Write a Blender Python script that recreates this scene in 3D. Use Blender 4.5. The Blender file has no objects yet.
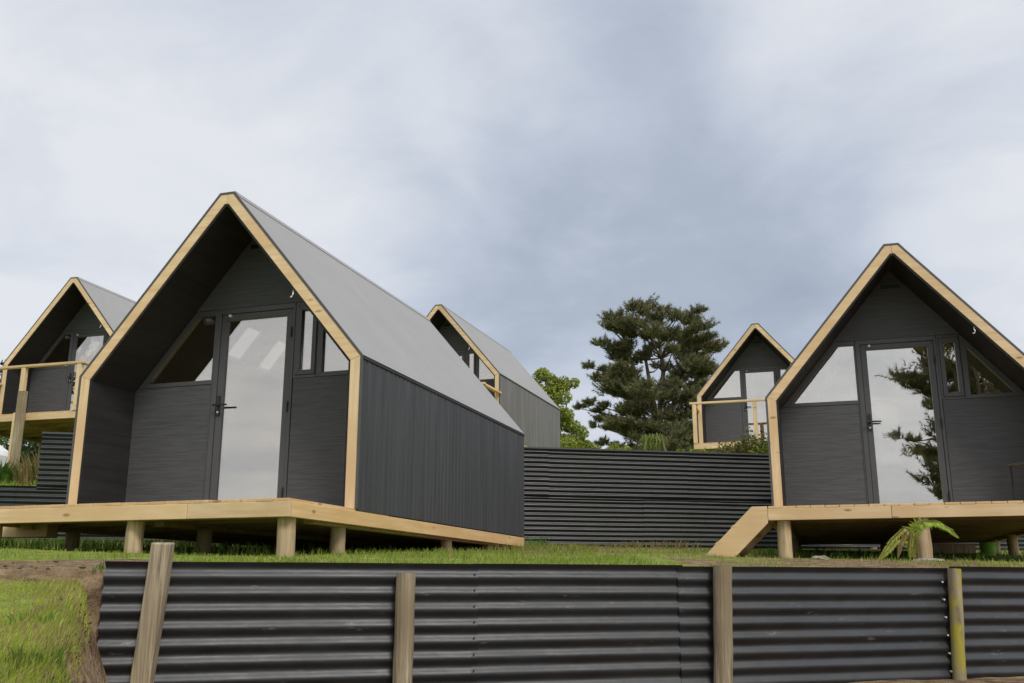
import bpy, math, random
from mathutils import Vector, Matrix, noise as mnoise
R = math.radians
rnd = random.Random(7)
S = bpy.context.scene
C = S.collection

# ------------------------------------------------------------------ helpers
class MB:
    """collects faces and links them as one mesh object"""
    def __init__(s): s.v = []; s.f = []; s.c = []
    def add(s, vs, fs):
        b = len(s.v); s.v += [tuple(v) for v in vs]; s.f += [tuple(b + i for i in f) for f in fs]; return s
    def box(s, x0, x1, y0, y1, z0, z1):
        return s.add([(x0,y0,z0),(x1,y0,z0),(x1,y1,z0),(x0,y1,z0),(x0,y0,z1),(x1,y0,z1),(x1,y1,z1),(x0,y1,z1)],
                     [(0,3,2,1),(4,5,6,7),(0,1,5,4),(1,2,6,5),(2,3,7,6),(3,0,4,7)])
    def prism(s, poly, y0, y1):
        """poly in (x,z), extruded along y"""
        n = len(poly)
        a = sum(poly[i][0]*poly[(i+1)%n][1]-poly[(i+1)%n][0]*poly[i][1] for i in range(n))
        if a < 0: poly = poly[::-1]
        vs = [(x,y0,z) for x,z in poly] + [(x,y1,z) for x,z in poly]
        fs = [tuple(range(n)), tuple(range(2*n-1, n-1, -1))]
        for i in range(n):
            j = (i+1) % n; fs.append((j, i, n+i, n+j))
        return s.add(vs, fs)
    def tube(s, pts, rads, n=10, cap=True):
        rings = []
        vs = []
        for i, p in enumerate(pts):
            p = Vector(p)
            if i == 0: d = Vector(pts[1]) - p
            elif i == len(pts)-1: d = p - Vector(pts[i-1])
            else: d = Vector(pts[i+1]) - Vector(pts[i-1])
            d.normalize()
            u = d.cross(Vector((0,0,1)) if abs(d.z) < .9 else Vector((1,0,0))).normalized(); w = u.cross(d)
            for k in range(n):
                a = 2*math.pi*k/n; vs.append(p + (u*math.cos(a) + w*math.sin(a))*rads[i])
        fs = []
        for i in range(len(pts)-1):
            for k in range(n):
                k2 = (k+1) % n
                fs.append((i*n+k, i*n+k2, (i+1)*n+k2, (i+1)*n+k))
        if cap:
            fs.append(tuple(range(n))); fs.append(tuple(range(len(pts)*n-1, (len(pts)-1)*n-1, -1)))
        return s.add(vs, fs)
    def build(s, name, mat, parent=None, smooth=False, bevel=0, loc=None, rz=0, colors=None):
        me = bpy.data.meshes.new(name); me.from_pydata(s.v, [], s.f); me.update()
        if smooth:
            me.polygons.foreach_set('use_smooth', [True]*len(me.polygons))
        if colors:
            ca = me.color_attributes.new('tint', 'FLOAT_COLOR', 'POINT')
            flat = []
            for c in colors: flat += [c[0], c[1], c[2], 1]
            ca.data.foreach_set('color', flat)
        me.materials.append(mat)
        o = bpy.data.objects.new(name, me); C.objects.link(o)
        if parent: o.parent = parent
        if loc is not None: o.location = loc
        if rz: o.rotation_euler.z = rz
        if bevel:
            b = o.modifiers.new('bevel', 'BEVEL'); b.width = bevel; b.segments = 2; b.limit_method = 'ANGLE'; b.angle_limit = R(40)
        return o

def tag(o, label=None, cat=None, group=None, kind=None):
    if label: o['label'] = label
    if cat: o['category'] = cat
    if group: o['group'] = group
    if kind: o['kind'] = kind
    return o
def empty(name, loc, rz=0):
    o = bpy.data.objects.new(name, None); C.objects.link(o); o.location = loc; o.rotation_euler.z = rz
    o.empty_display_size = .2; return o
def copy_tree(o, parent=None):
    c = o.copy(); C.objects.link(c)
    if parent: c.parent = parent
    for ch in [x for x in list(C.objects) if x.parent == o]: copy_tree(ch, c)
    return c

# ------------------------------------------------------------------ materials
def new_mat(name):
    m = bpy.data.materials.new(name); m.use_nodes = True
    nt = m.node_tree; nt.nodes.clear()
    out = nt.nodes.new('ShaderNodeOutputMaterial'); bs = nt.nodes.new('ShaderNodeBsdfPrincipled')
    nt.links.new(bs.outputs[0], out.inputs[0])
    return m, nt, bs, out
def N(nt, t, **kw):
    n = nt.nodes.new(t)
    for k, v in kw.items():
        if k.startswith('i_'):
            n.inputs[k[2:].replace('_', ' ')].default_value = v
        else: setattr(n, k, v)
    return n
def coords(nt, scale=(1,1,1), rnd_off=True):
    tc = N(nt, 'ShaderNodeTexCoord'); mp = N(nt, 'ShaderNodeMapping'); mp.inputs['Scale'].default_value = scale
    if rnd_off:
        oi = N(nt, 'ShaderNodeObjectInfo'); mu = N(nt, 'ShaderNodeMath', operation='MULTIPLY'); mu.inputs[1].default_value = 37
        nt.links.new(oi.outputs['Random'], mu.inputs[0]); nt.links.new(mu.outputs[0], mp.inputs['Location'])
    nt.links.new(tc.outputs['Object'], mp.inputs['Vector']); return mp
def ramp(nt, src, stops):
    r = N(nt, 'ShaderNodeValToRGB'); e = r.color_ramp.elements
    while len(e) < len(stops): e.new(.5)
    for el, (p, c) in zip(e, stops):
        el.position = p; el.color = (*c, 1) if len(c) == 3 else c
    nt.links.new(src, r.inputs[0]); return r
def grain_mat(name, dark, light, rough=.6, scale=(2,2,14), detail=6, bump=.15, dist=.004, spec=.4, big=None, knots=False, vary=.0):
    m, nt, bs, out = new_mat(name)
    mp = coords(nt, scale); nz = N(nt, 'ShaderNodeTexNoise'); nz.inputs['Scale'].default_value = 1; nz.inputs['Detail'].default_value = detail; nz.inputs['Roughness'].default_value = .6
    nz.inputs['Distortion'].default_value = .6
    nt.links.new(mp.outputs[0], nz.inputs['Vector'])
    rp = ramp(nt, nz.outputs['Fac'], [(.3, dark), (.7, light)])
    col = rp.outputs[0]
    mp2 = coords(nt, (1.3,1.3,1.3)); n2 = N(nt, 'ShaderNodeTexNoise'); n2.inputs['Scale'].default_value = 1.2; n2.inputs['Detail'].default_value = 4
    nt.links.new(mp2.outputs[0], n2.inputs['Vector'])
    if big:
        mx = N(nt, 'ShaderNodeMix', data_type='RGBA', blend_type='MIX'); r2 = ramp(nt, n2.outputs['Fac'], [(.42,(0,0,0)),(.68,(1,1,1))])
        nt.links.new(r2.outputs[0], mx.inputs[0]); nt.links.new(col, mx.inputs[6]); mx.inputs[7].default_value = (*big,1); col = mx.outputs[2]
    if knots:
        mp3 = coords(nt, (3.0,3.6,8)); vo = N(nt, 'ShaderNodeTexVoronoi'); vo.inputs['Scale'].default_value = 1; nt.links.new(mp3.outputs[0], vo.inputs['Vector'])
        r3 = ramp(nt, vo.outputs['Distance'], [(.06,(1,1,1)),(.15,(0,0,0))])
        mx = N(nt, 'ShaderNodeMix', data_type='RGBA'); mf = N(nt, 'ShaderNodeMath', operation='MULTIPLY'); mf.inputs[1].default_value = .75
        nt.links.new(r3.outputs[0], mf.inputs[0]); nt.links.new(mf.outputs[0], mx.inputs[0]); nt.links.new(col, mx.inputs[6]); mx.inputs[7].default_value = (.2,.1,.04,1); col = mx.outputs[2]
    if vary:
        oi = N(nt, 'ShaderNodeObjectInfo'); mr = N(nt, 'ShaderNodeMapRange'); mr.inputs[3].default_value = 1-vary; mr.inputs[4].default_value = 1+vary
        nt.links.new(oi.outputs['Random'], mr.inputs[0]); hs = N(nt, 'ShaderNodeHueSaturation'); nt.links.new(mr.outputs[0], hs.inputs['Value']); nt.links.new(col, hs.inputs['Color']); col = hs.outputs[0]
    nt.links.new(col, bs.inputs['Base Color']); bs.inputs['Roughness'].default_value = rough; bs.inputs['Specular IOR Level'].default_value = spec
    bp = N(nt, 'ShaderNodeBump'); bp.inputs['Strength'].default_value = bump; bp.inputs['Distance'].default_value = dist
    nt.links.new(nz.outputs['Fac'], bp.inputs['Height']); nt.links.new(bp.outputs[0], bs.inputs['Normal'])
    return m

M = {}
M['pine_x'] = grain_mat('pine_timber', (.55,.375,.19), (.75,.575,.35), scale=(1.2,20,20), knots=True, vary=.10, big=(.56,.38,.19))
M['pine_z'] = grain_mat('pine_timber_upright', (.55,.385,.20), (.74,.57,.35), scale=(18,18,1.2), knots=True, vary=.08, big=(.58,.40,.21))
M['pine_y'] = grain_mat('pine_timber_long', (.55,.345,.15), (.71,.495,.255), scale=(20,1.2,20), knots=True, vary=.08, big=(.57,.36,.16))
M['pile'] = grain_mat('round_pile_timber', (.25,.165,.085), (.58,.44,.27), scale=(40,40,2), big=(.30,.22,.13), rough=.75, bump=.5)
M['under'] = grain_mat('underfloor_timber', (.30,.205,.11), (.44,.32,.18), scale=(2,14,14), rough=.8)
M['gable'] = grain_mat('charcoal_grained_board', (.050,.0515,.055), (.082,.084,.089), scale=(3,3,55), rough=.55, bump=.7, dist=.006, spec=.35)
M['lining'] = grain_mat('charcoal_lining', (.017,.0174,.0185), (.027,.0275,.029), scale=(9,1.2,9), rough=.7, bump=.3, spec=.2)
M['frame'] = grain_mat('charcoal_joinery', (.062,.063,.065), (.072,.073,.075), scale=(3,3,3), rough=.38, bump=.02)
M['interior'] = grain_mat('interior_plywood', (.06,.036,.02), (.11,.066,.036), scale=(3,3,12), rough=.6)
M['weathered'] = grain_mat('weathered_grey_timber', (.09,.066,.036), (.50,.41,.275), scale=(62,62,2.2), rough=.85, bump=1, dist=.006, big=(.20,.155,.09))
M['flash'] = grain_mat('dark_flashing', (.07,.068,.066), (.09,.088,.085), rough=.5)
M['dirt'] = grain_mat('earth', (.06,.035,.02), (.15,.10,.06), scale=(9,9,9), rough=1, bump=1)
M['stone'] = grain_mat('pale_stone', (.17,.145,.11), (.34,.30,.24), scale=(12,12,12), rough=.9, bump=.8)
M['black'] = grain_mat('black_plastic', (.012,.012,.012), (.02,.02,.02), rough=.4)
M['white'] = grain_mat('white_enamel', (.7,.7,.7), (.78,.78,.77), rough=.35)
M['steel'] = grain_mat('zinc_steel', (.5,.5,.5), (.6,.6,.6), rough=.4)
M['lime'] = grain_mat('lime_plastic', (.20,.50,.04), (.26,.58,.06), rough=.5)
M['rubber'] = grain_mat('tyre_rubber', (.012,.012,.012), (.02,.02,.02), rough=.8)

def side_mat(nm='charcoal_vertical_board', c0=(.040,.041,.044), c1=(.084,.084,.086)):                                     # dark vertical boards with weather streaks
    m, nt, bs, out = new_mat(nm)
    mp = coords(nt, (1,11,.7)); nz = N(nt, 'ShaderNodeTexNoise'); nz.inputs['Scale'].default_value = 1; nz.inputs['Detail'].default_value = 5; nz.inputs['Roughness'].default_value = .65
    nt.links.new(mp.outputs[0], nz.inputs['Vector'])
    rp = ramp(nt, nz.outputs['Fac'], [(.3,c0),(.72,c1)])
    nt.links.new(rp.outputs[0], bs.inputs['Base Color'])
    r2 = ramp(nt, nz.outputs['Fac'], [(.3,(.62,)*3),(.75,(.42,)*3)]); nt.links.new(r2.outputs[0], bs.inputs['Roughness'])
    bs.inputs['Specular IOR Level'].default_value = .3
    mp2 = coords(nt, (30,30,3)); n2 = N(nt, 'ShaderNodeTexNoise'); n2.inputs['Scale'].default_value = 1; n2.inputs['Detail'].default_value = 4; nt.links.new(mp2.outputs[0], n2.inputs['Vector'])
    bp = N(nt, 'ShaderNodeBump'); bp.inputs['Strength'].default_value = .35; bp.inputs['Distance'].default_value = .004
    nt.links.new(n2.outputs['Fac'], bp.inputs['Height']); nt.links.new(bp.outputs[0], bs.inputs['Normal'])
    return m
M['side'] = side_mat(c0=(.043,.0445,.047), c1=(.068,.070,.0735))
M['side_pale'] = side_mat('pale_vertical_board', (.12,.112,.105), (.20,.19,.178))

def roof_mat():
    m, nt, bs, out = new_mat('pale_grey_roofing')
    mp = coords(nt, (1,1,1)); nz = N(nt, 'ShaderNodeTexNoise'); nz.inputs['Scale'].default_value = 1.6; nz.inputs['Detail'].default_value = 7; nz.inputs['Roughness'].default_value = .62
    nt.links.new(mp.outputs[0], nz.inputs['Vector'])
    rp = ramp(nt, nz.outputs['Fac'], [(.3,(.288,.280,.270)),(.7,(.316,.307,.297))])
    # faint streaks washed down the slope
    mp2 = coords(nt, (1.2,14,1.2)); n2 = N(nt, 'ShaderNodeTexNoise'); n2.inputs['Scale'].default_value = 1; n2.inputs['Detail'].default_value = 3; nt.links.new(mp2.outputs[0], n2.inputs['Vector'])
    r2 = ramp(nt, n2.outputs['Fac'], [(.35,(.97,.97,.97)),(.65,(1,1,1))])
    mx = N(nt, 'ShaderNodeMix', data_type='RGBA', blend_type='MULTIPLY'); mx.inputs[0].default_value = 1
    nt.links.new(rp.outputs[0], mx.inputs[6]); nt.links.new(r2.outputs[0], mx.inputs[7]); nt.links.new(mx.outputs[2], bs.inputs['Base Color'])
    bs.inputs['Roughness'].default_value = .55; bs.inputs['Specular IOR Level'].default_value = .3
    n3 = N(nt, 'ShaderNodeTexNoise'); n3.inputs['Scale'].default_value = 60; nt.links.new(mp.outputs[0], n3.inputs['Vector'])
    bp = N(nt, 'ShaderNodeBump'); bp.inputs['Strength'].default_value = .15; bp.inputs['Distance'].default_value = .003
    nt.links.new(n3.outputs['Fac'], bp.inputs['Height']); nt.links.new(bp.outputs[0], bs.inputs['Normal'])
    return m
M['roof'] = roof_mat()

def sheet_mat(name, base, hi, scuff=.5, rough=.42):  # painted corrugated steel with scuffs and dust
    m, nt, bs, out = new_mat(name)
    mp = coords(nt, (1.6,1.6,4)); nz = N(nt, 'ShaderNodeTexNoise'); nz.inputs['Scale'].default_value = 1.5; nz.inputs['Detail'].default_value = 6; nz.inputs['Roughness'].default_value = .7
    nt.links.new(mp.outputs[0], nz.inputs['Vector'])
    rp = ramp(nt, nz.outputs['Fac'], [(.35,base),(.75,hi)])
    mp2 = coords(nt, (4,4,16)); n2 = N(nt, 'ShaderNodeTexNoise'); n2.inputs['Scale'].default_value = 1.3; n2.inputs['Detail'].default_value = 8; n2.inputs['Roughness'].default_value = .75
    nt.links.new(mp2.outputs[0], n2.inputs['Vector'])
    r2 = ramp(nt, n2.outputs['Fac'], [(.62,(0,0,0)),(.80,(scuff,)*3)])
    mx = N(nt, 'ShaderNodeMix', data_type='RGBA'); nt.links.new(r2.outputs[0], mx.inputs[0]); nt.links.new(rp.outputs[0], mx.inputs[6]); mx.inputs[7].default_value = (.36,.35,.33,1)
    nt.links.new(mx.outputs[2], bs.inputs['Base Color'])
    rr = ramp(nt, nz.outputs['Fac'], [(.3,(rough-.06,)*3),(.7,(rough+.12,)*3)]); nt.links.new(rr.outputs[0], bs.inputs['Roughness'])
    bs.inputs['Specular IOR Level'].default_value = .5
    n3 = N(nt, 'ShaderNodeTexNoise'); n3.inputs['Scale'].default_value = 5; n3.inputs['Detail'].default_value = 2; nt.links.new(mp.outputs[0], n3.inputs['Vector'])
    bp = N(nt, 'ShaderNodeBump'); bp.inputs['Strength'].default_value = .25; bp.inputs['Distance'].default_value = .01
    nt.links.new(n3.outputs['Fac'], bp.inputs['Height']); nt.links.new(bp.outputs[0], bs.inputs['Normal'])
    return m
M['sheet'] = sheet_mat('black_corrugated_steel', (.013,.0135,.0145), (.027,.0275,.029), .7, .43)
M['sheet_far'] = sheet_mat('black_corrugated_steel_upper', (.012,.0125,.0135), (.022,.0225,.024), .2, .38)

def mossy_mat():
    m, nt, bs, out = new_mat('mossy_timber')
    mp = coords(nt, (24,24,2)); nz = N(nt, 'ShaderNodeTexNoise'); nz.inputs['Scale'].default_value = 1; nz.inputs['Detail'].default_value = 6; nt.links.new(mp.outputs[0], nz.inputs['Vector'])
    rp = ramp(nt, nz.outputs['Fac'], [(.3,(.13,.10,.06)),(.7,(.34,.28,.19))])
    mp2 = coords(nt, (14,14,9)); n2 = N(nt, 'ShaderNodeTexNoise'); n2.inputs['Scale'].default_value = 1; n2.inputs['Detail'].default_value = 6; nt.links.new(mp2.outputs[0], n2.inputs['Vector'])
    r2 = ramp(nt, n2.outputs['Fac'], [(.38,(0,0,0)),(.54,(1,1,1))])
    mx = N(nt, 'ShaderNodeMix', data_type='RGBA'); nt.links.new(r2.outputs[0], mx.inputs[0]); nt.links.new(rp.outputs[0], mx.inputs[6]); mx.inputs[7].default_value = (.31,.26,.035,1)
    nt.links.new(mx.outputs[2], bs.inputs['Base Color']); bs.inputs['Roughness'].default_value = .9
    bp = N(nt, 'ShaderNodeBump'); bp.inputs['Strength'].default_value = .8; bp.inputs['Distance'].default_value = .006
    nt.links.new(n2.outputs['Fac'], bp.inputs['Height']); nt.links.new(bp.outputs[0], bs.inputs['Normal'])
    return m
M['mossy'] = mossy_mat()

def glass_mat():                                     # sun-reflecting coated glazing: part mirror, part see-through
    m, nt, bs, out = new_mat('coated_glass'); nt.nodes.remove(bs)
    tr = N(nt, 'ShaderNodeBsdfTransparent'); tr.inputs[0].default_value = (.92,.90,.86,1)
    gl = N(nt, 'ShaderNodeBsdfGlossy'); gl.inputs[0].default_value = (1,.935,.845,1); gl.inputs['Roughness'].default_value = .004
    fr = N(nt, 'ShaderNodeFresnel'); fr.inputs[0].default_value = 1.5
    mr = N(nt, 'ShaderNodeMapRange'); mr.inputs[1].default_value = 0; mr.inputs[2].default_value = 1; mr.inputs[3].default_value = .50; mr.inputs[4].default_value = 1
    nt.links.new(fr.outputs[0], mr.inputs[0])
    mx = N(nt, 'ShaderNodeMixShader'); nt.links.new(mr.outputs[0], mx.inputs[0]); nt.links.new(tr.outputs[0], mx.inputs[1]); nt.links.new(gl.outputs[0], mx.inputs[2])
    # very slight ripple of the pane
    mp = coords(nt, (1,1,1)); nz = N(nt, 'ShaderNodeTexNoise'); nz.inputs['Scale'].default_value = 2.5; nt.links.new(mp.outputs[0], nz.inputs['Vector'])
    bp = N(nt, 'ShaderNodeBump'); bp.inputs['Strength'].default_value = .04; bp.inputs['Distance'].default_value = .02
    nt.links.new(nz.outputs['Fac'], bp.inputs['Height']); nt.links.new(bp.outputs[0], gl.inputs['Normal'])
    nt.links.new(mx.outputs[0], out.inputs[0]); return m
M['glass'] = glass_mat()
def clear_glass():
    m, nt, bs, out = new_mat('clear_glass'); nt.nodes.remove(bs)
    tr = N(nt, 'ShaderNodeBsdfTransparent'); tr.inputs[0].default_value = (.92,.93,.93,1)
    gl = N(nt, 'ShaderNodeBsdfGlossy'); gl.inputs['Roughness'].default_value = .01
    mx = N(nt, 'ShaderNodeMixShader'); mx.inputs[0].default_value = .08
    nt.links.new(tr.outputs[0], mx.inputs[1]); nt.links.new(gl.outputs[0], mx.inputs[2]); nt.links.new(mx.outputs[0], out.inputs[0]); return m
M['clear'] = clear_glass()
def blind_mat():
    m, nt, bs, out = new_mat('white_blind'); nt.nodes.remove(bs)
    d = N(nt, 'ShaderNodeBsdfDiffuse'); d.inputs[0].default_value = (.8,.79,.76,1); t = N(nt, 'ShaderNodeBsdfTranslucent'); t.inputs[0].default_value = (.85,.84,.8,1)
    mp = coords(nt, (60,1,1)); wv = N(nt, 'ShaderNodeTexNoise'); nt.links.new(mp.outputs[0], wv.inputs['Vector'])
    mx = N(nt, 'ShaderNodeMixShader'); mx.inputs[0].default_value = .93
    nt.links.new(d.outputs[0], mx.inputs[1]); nt.links.new(t.outputs[0], mx.inputs[2]); nt.links.new(mx.outputs[0], out.inputs[0]); return m
M['blind'] = blind_mat()

def leaf_mat(name, transl=.35, rough=.6, gain=1.0):
    """leaf colour comes from the per-leaf 'tint' attribute with a fine noise"""
    m, nt, bs, out = new_mat(name)
    at = N(nt, 'ShaderNodeAttribute', attribute_name='tint')
    mp = coords(nt, (1,1,1)); nz = N(nt, 'ShaderNodeTexNoise'); nz.inputs['Scale'].default_value = 3; nz.inputs['Detail'].default_value = 3; nt.links.new(mp.outputs[0], nz.inputs['Vector'])
    mr = N(nt, 'ShaderNodeMapRange'); mr.inputs[1].default_value = .3; mr.inputs[2].default_value = .7; mr.inputs[3].default_value = .75*gain; mr.inputs[4].default_value = 1.25*gain; nt.links.new(nz.outputs['Fac'], mr.inputs[0])
    hs = N(nt, 'ShaderNodeHueSaturation'); nt.links.new(at.outputs['Color'], hs.inputs['Color']); nt.links.new(mr.outputs[0], hs.inputs['Value'])
    nt.links.new(hs.outputs[0], bs.inputs['Base Color']); bs.inputs['Roughness'].default_value = rough; bs.inputs['Specular IOR Level'].default_value = .25
    tl = N(nt, 'ShaderNodeBsdfTranslucent'); nt.links.new(hs.outputs[0], tl.inputs[0])
    mx = N(nt, 'ShaderNodeMixShader'); mx.inputs[0].default_value = transl
    nt.links.new(bs.outputs[0], mx.inputs[1]); nt.links.new(tl.outputs[0], mx.inputs[2]); nt.links.new(mx.outputs[0], out.inputs[0]); return m
M['needle'] = leaf_mat('pine_needles', .32)
M['leaf'] = leaf_mat('broad_leaves', .4)
M['blade'] = leaf_mat('grass_blades', .5)
M['bark'] = grain_mat('pine_bark', (.10,.075,.055), (.24,.19,.15), scale=(5,5,1.5), rough=.95, bump=1, dist=.03)

def ground_mat():
    m, nt, bs, out = new_mat('ground_earth_and_turf')
    tc = N(nt, 'ShaderNodeTexCoord')
    def nzz(sc, det=6, ro=.6):
        n = N(nt, 'ShaderNodeTexNoise'); n.inputs['Scale'].default_value = sc; n.inputs['Detail'].default_value = det; n.inputs['Roughness'].default_value = ro
        nt.links.new(tc.outputs['Object'], n.inputs['Vector']); return n
    a, b, c = nzz(.9), nzz(9), nzz(45, 3)
    soil = ramp(nt, b.outputs['Fac'], [(.3,(.075,.045,.027)),(.5,(.21,.145,.085)),(.70,(.33,.24,.145))])
    turf = ramp(nt, b.outputs['Fac'], [(.3,(.12,.16,.025)),(.55,(.22,.28,.05)),(.8,(.34,.33,.12))])
    at = N(nt, 'ShaderNodeAttribute', attribute_name='tint')          # r: how bare the ground is
    sp = N(nt, 'ShaderNodeSeparateColor'); nt.links.new(at.outputs['Color'], sp.inputs[0])
    ad = N(nt, 'ShaderNodeMath', operation='ADD'); nt.links.new(sp.outputs[0], ad.inputs[0])
    sb = N(nt, 'ShaderNodeMath', operation='SUBTRACT'); nt.links.new(a.outputs['Fac'], sb.inputs[0]); sb.inputs[1].default_value = .5
    nt.links.new(sb.outputs[0], ad.inputs[1])
    f = ramp(nt, ad.outputs[0], [(.40,(0,0,0)),(.60,(1,1,1))])
    mx = N(nt, 'ShaderNodeMix', data_type='RGBA'); nt.links.new(f.outputs[0], mx.inputs[0]); nt.links.new(turf.outputs[0], mx.inputs[6]); nt.links.new(soil.outputs[0], mx.inputs[7])
    nt.links.new(mx.outputs[2], bs.inputs['Base Color']); bs.inputs['Roughness'].default_value = 1; bs.inputs['Specular IOR Level'].default_value = .1
    bp = N(nt, 'ShaderNodeBump'); bp.inputs['Strength'].default_value = 1; bp.inputs['Distance'].default_value = .03
    mm = N(nt, 'ShaderNodeMath', operation='ADD'); nt.links.new(b.outputs['Fac'], mm.inputs[0]); nt.links.new(c.outputs['Fac'], mm.inputs[1])
    nt.links.new(mm.outputs[0], bp.inputs['Height']); nt.links.new(bp.outputs[0], bs.inputs['Normal'])
    return m
M['ground'] = ground_mat()

# ------------------------------------------------------------------ terrain
F1 = [(-1.85,4.57),(-.45,5.0),(1.2,5.5),(2.7,6.0),(4.4,6.45)]
def y1(x):
    x = max(-25, min(25, x))
    if x <= F1[0][0]: return F1[0][1] + .27*(x-F1[0][0])
    for (xa,ya),(xb,yb) in zip(F1, F1[1:]):
        if x <= xb: return ya + (yb-ya)*(x-xa)/(xb-xa)
    return F1[-1][1] + .27*(x-F1[-1][0])
def y2(x): return 16.0 + .22*(max(-25, min(25, x))-.23)
def sst(a, b, t):
    t = max(0, min(1, (t-a)/(b-a))); return t*t*(3-2*t)
def nz(x, y, s, seed=0): return mnoise.noise(Vector((x*s+seed, y*s-seed*.7, seed*1.3)))
STEP_X = -6.93                      # where the upper retaining wall steps down
def gz(x, y, front=None):
    a, b = y1(x), y2(x)
    if front is None: front = y < a - .02
    if not front and y < b + .03:
        u = (y-a)/(b-a)
        return .075 + .555*u + .02*nz(x,y,1.1,3)*min(1,(y-a)*1.5) + .012*nz(x,y,4,5)*min(1,(y-a)*2)
    if not front:
        d = y - b
        z = 2.12 + .03*min(d,40) + .012*max(0,min(d-40,400))
        lo = 1.36 + .84*sst(.2, 5, d)
        k = sst(STEP_X-.05, STEP_X+.12, x)
        return lo*(1-k) + z*k + .03*nz(x,y,.6,1)
    low = -.51 + .02*nz(x,y,1.2,9) + .012*nz(x,y,5,2)
    d = a - y
    bank = .06 - .17*d + .035*nz(x,y,1.3,4) + .015*nz(x,y,4,6)
    bank = max(bank, -.55)
    xe = -1.91 + .40*(4.57-y) - .05 + .05*nz(x,y,3,8)
    k = sst(0, .13, x - xe)
    return bank*(1-k) + min(low, bank)*k
def bare(x, y):
    """0 turf .. 1 bare soil"""
    a, b = y1(x), y2(x)
    if y > b: return .25
    if y >= a:
        if x < -1.9: return .95*(1 - sst(.9, 1.8, y-a)) + .25*sst(.9,1.8,y-a)   # trodden strip along the top of the bank
        if x > 1.3: return .62 if y-a < 3.5 else .45
        return .35 if y-a < 5 else .8
    xe = -1.90 + .39*(4.57-y)
    if x > xe - .1: return .95
    return .9 if a - y < .12 else .25
def build_ground():
    xs = []
    x = -9.0
    while x < 9.01: xs.append(round(x,3)); x += .12
    xs = [-700,-420,-260,-160,-100,-60,-40,-28,-20,-15,-12,-10] + xs + [10,12,15,20,28,40,60,100,160,260,420,700]
    rows = []                                        # (kind, parameter)
    for d in [600,300,150,80,45,28,18,12,9,7,6,5]: rows.append(('f', d))
    d = 4.6
    while d > .05: rows.append(('f', round(d,3))); d -= .11
    rows.append(('f', .0)); rows.append(('m', 0.0))
    for k in range(1, 81): rows.append(('m', k/80))
    rows.append(('b', .03))
    for d in [.3,.6,1,1.5,2,3,4,5,6,8,10,13,17,22,30,45,70,110,180,300,450,700]: rows.append(('b', d))
    mb = MB(); cols = []
    for k, t in rows:
        for x in xs:
            a, b = y1(x), y2(x)
            if k == 'f': y = a - t; z = gz(x, y, True)
            elif k == 'm': y = a + .015 + (b-a-.015)*t; z = gz(x, y, False)
            else: y = b + t; z = gz(x, y, False) if t > .03 else gz(x, b+.05, False)
            mb.v.append((x, y, z)); cols.append((bare(x, y),0,0))
    n = len(xs)
    for j in range(len(rows)-1):
        for i in range(n-1): mb.f.append((j*n+i, j*n+i+1, (j+1)*n+i+1, (j+1)*n+i))
    o = mb.build('ground', M['ground'], smooth=True, colors=cols); tag(o, kind='structure')
build_ground()

# ------------------------------------------------------------------ cabins
hw, he, ha, L, r, cap = 1.515, 1.343, 3.067, 4.871, .638, .076
DK = {'A': 1.10, 'C': 1.28, 'B': 1.10, 'K': 1.28, 'E': 1.10}   # how far each deck runs out in front
def prof(off):
    """cabin outline offset inwards: left foot, left eave, ridge (two points), right eave, right foot"""
    th = math.atan2(ha-he, hw-cap)
    nx, nzv = math.sin(th), -math.cos(th)            # inward normal of the left slope
    px, pz = -hw + nx*off, he + nzv*off              # a point of the offset left slope
    dx, dz = math.cos(th), math.sin(th)
    xw = -hw + off; ze = pz + (xw-px)/dx*dz
    zt = ha - off; xt = px + (zt-pz)/dz*dx
    return [(xw,0),(xw,ze),(xt,zt),(-xt,zt),(-xw,ze),(-xw,0)]
def lerp2(p, q, t): return (p[0]+(q[0]-p[0])*t, p[1]+(q[1]-p[1])*t)
def seg(mb, i, a, b, y0, y1_, t0=0, t1=1):
    A, B = prof(a), prof(b)
    mb.prism([lerp2(A[i],A[i+1],t0), lerp2(A[i],A[i+1],t1), lerp2(B[i],B[i+1],t1), lerp2(B[i],B[i+1],t0)], y0, y1_)
SKY = [(1.48,2.00),(2.12,2.64)]; ST0, ST1 = .33, .53   # roof windows in the left slope
def slope_holes(mb, a, b, y0, y1_):
    seg(mb,1,a,b,y0,y1_,0,ST0); seg(mb,1,a,b,y0,y1_,ST1,1)
    yy = y0
    for h0,h1 in SKY: seg(mb,1,a,b,yy,h0,ST0,ST1); yy = h1
    seg(mb,1,a,b,yy,y1_,ST0,ST1)

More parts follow.
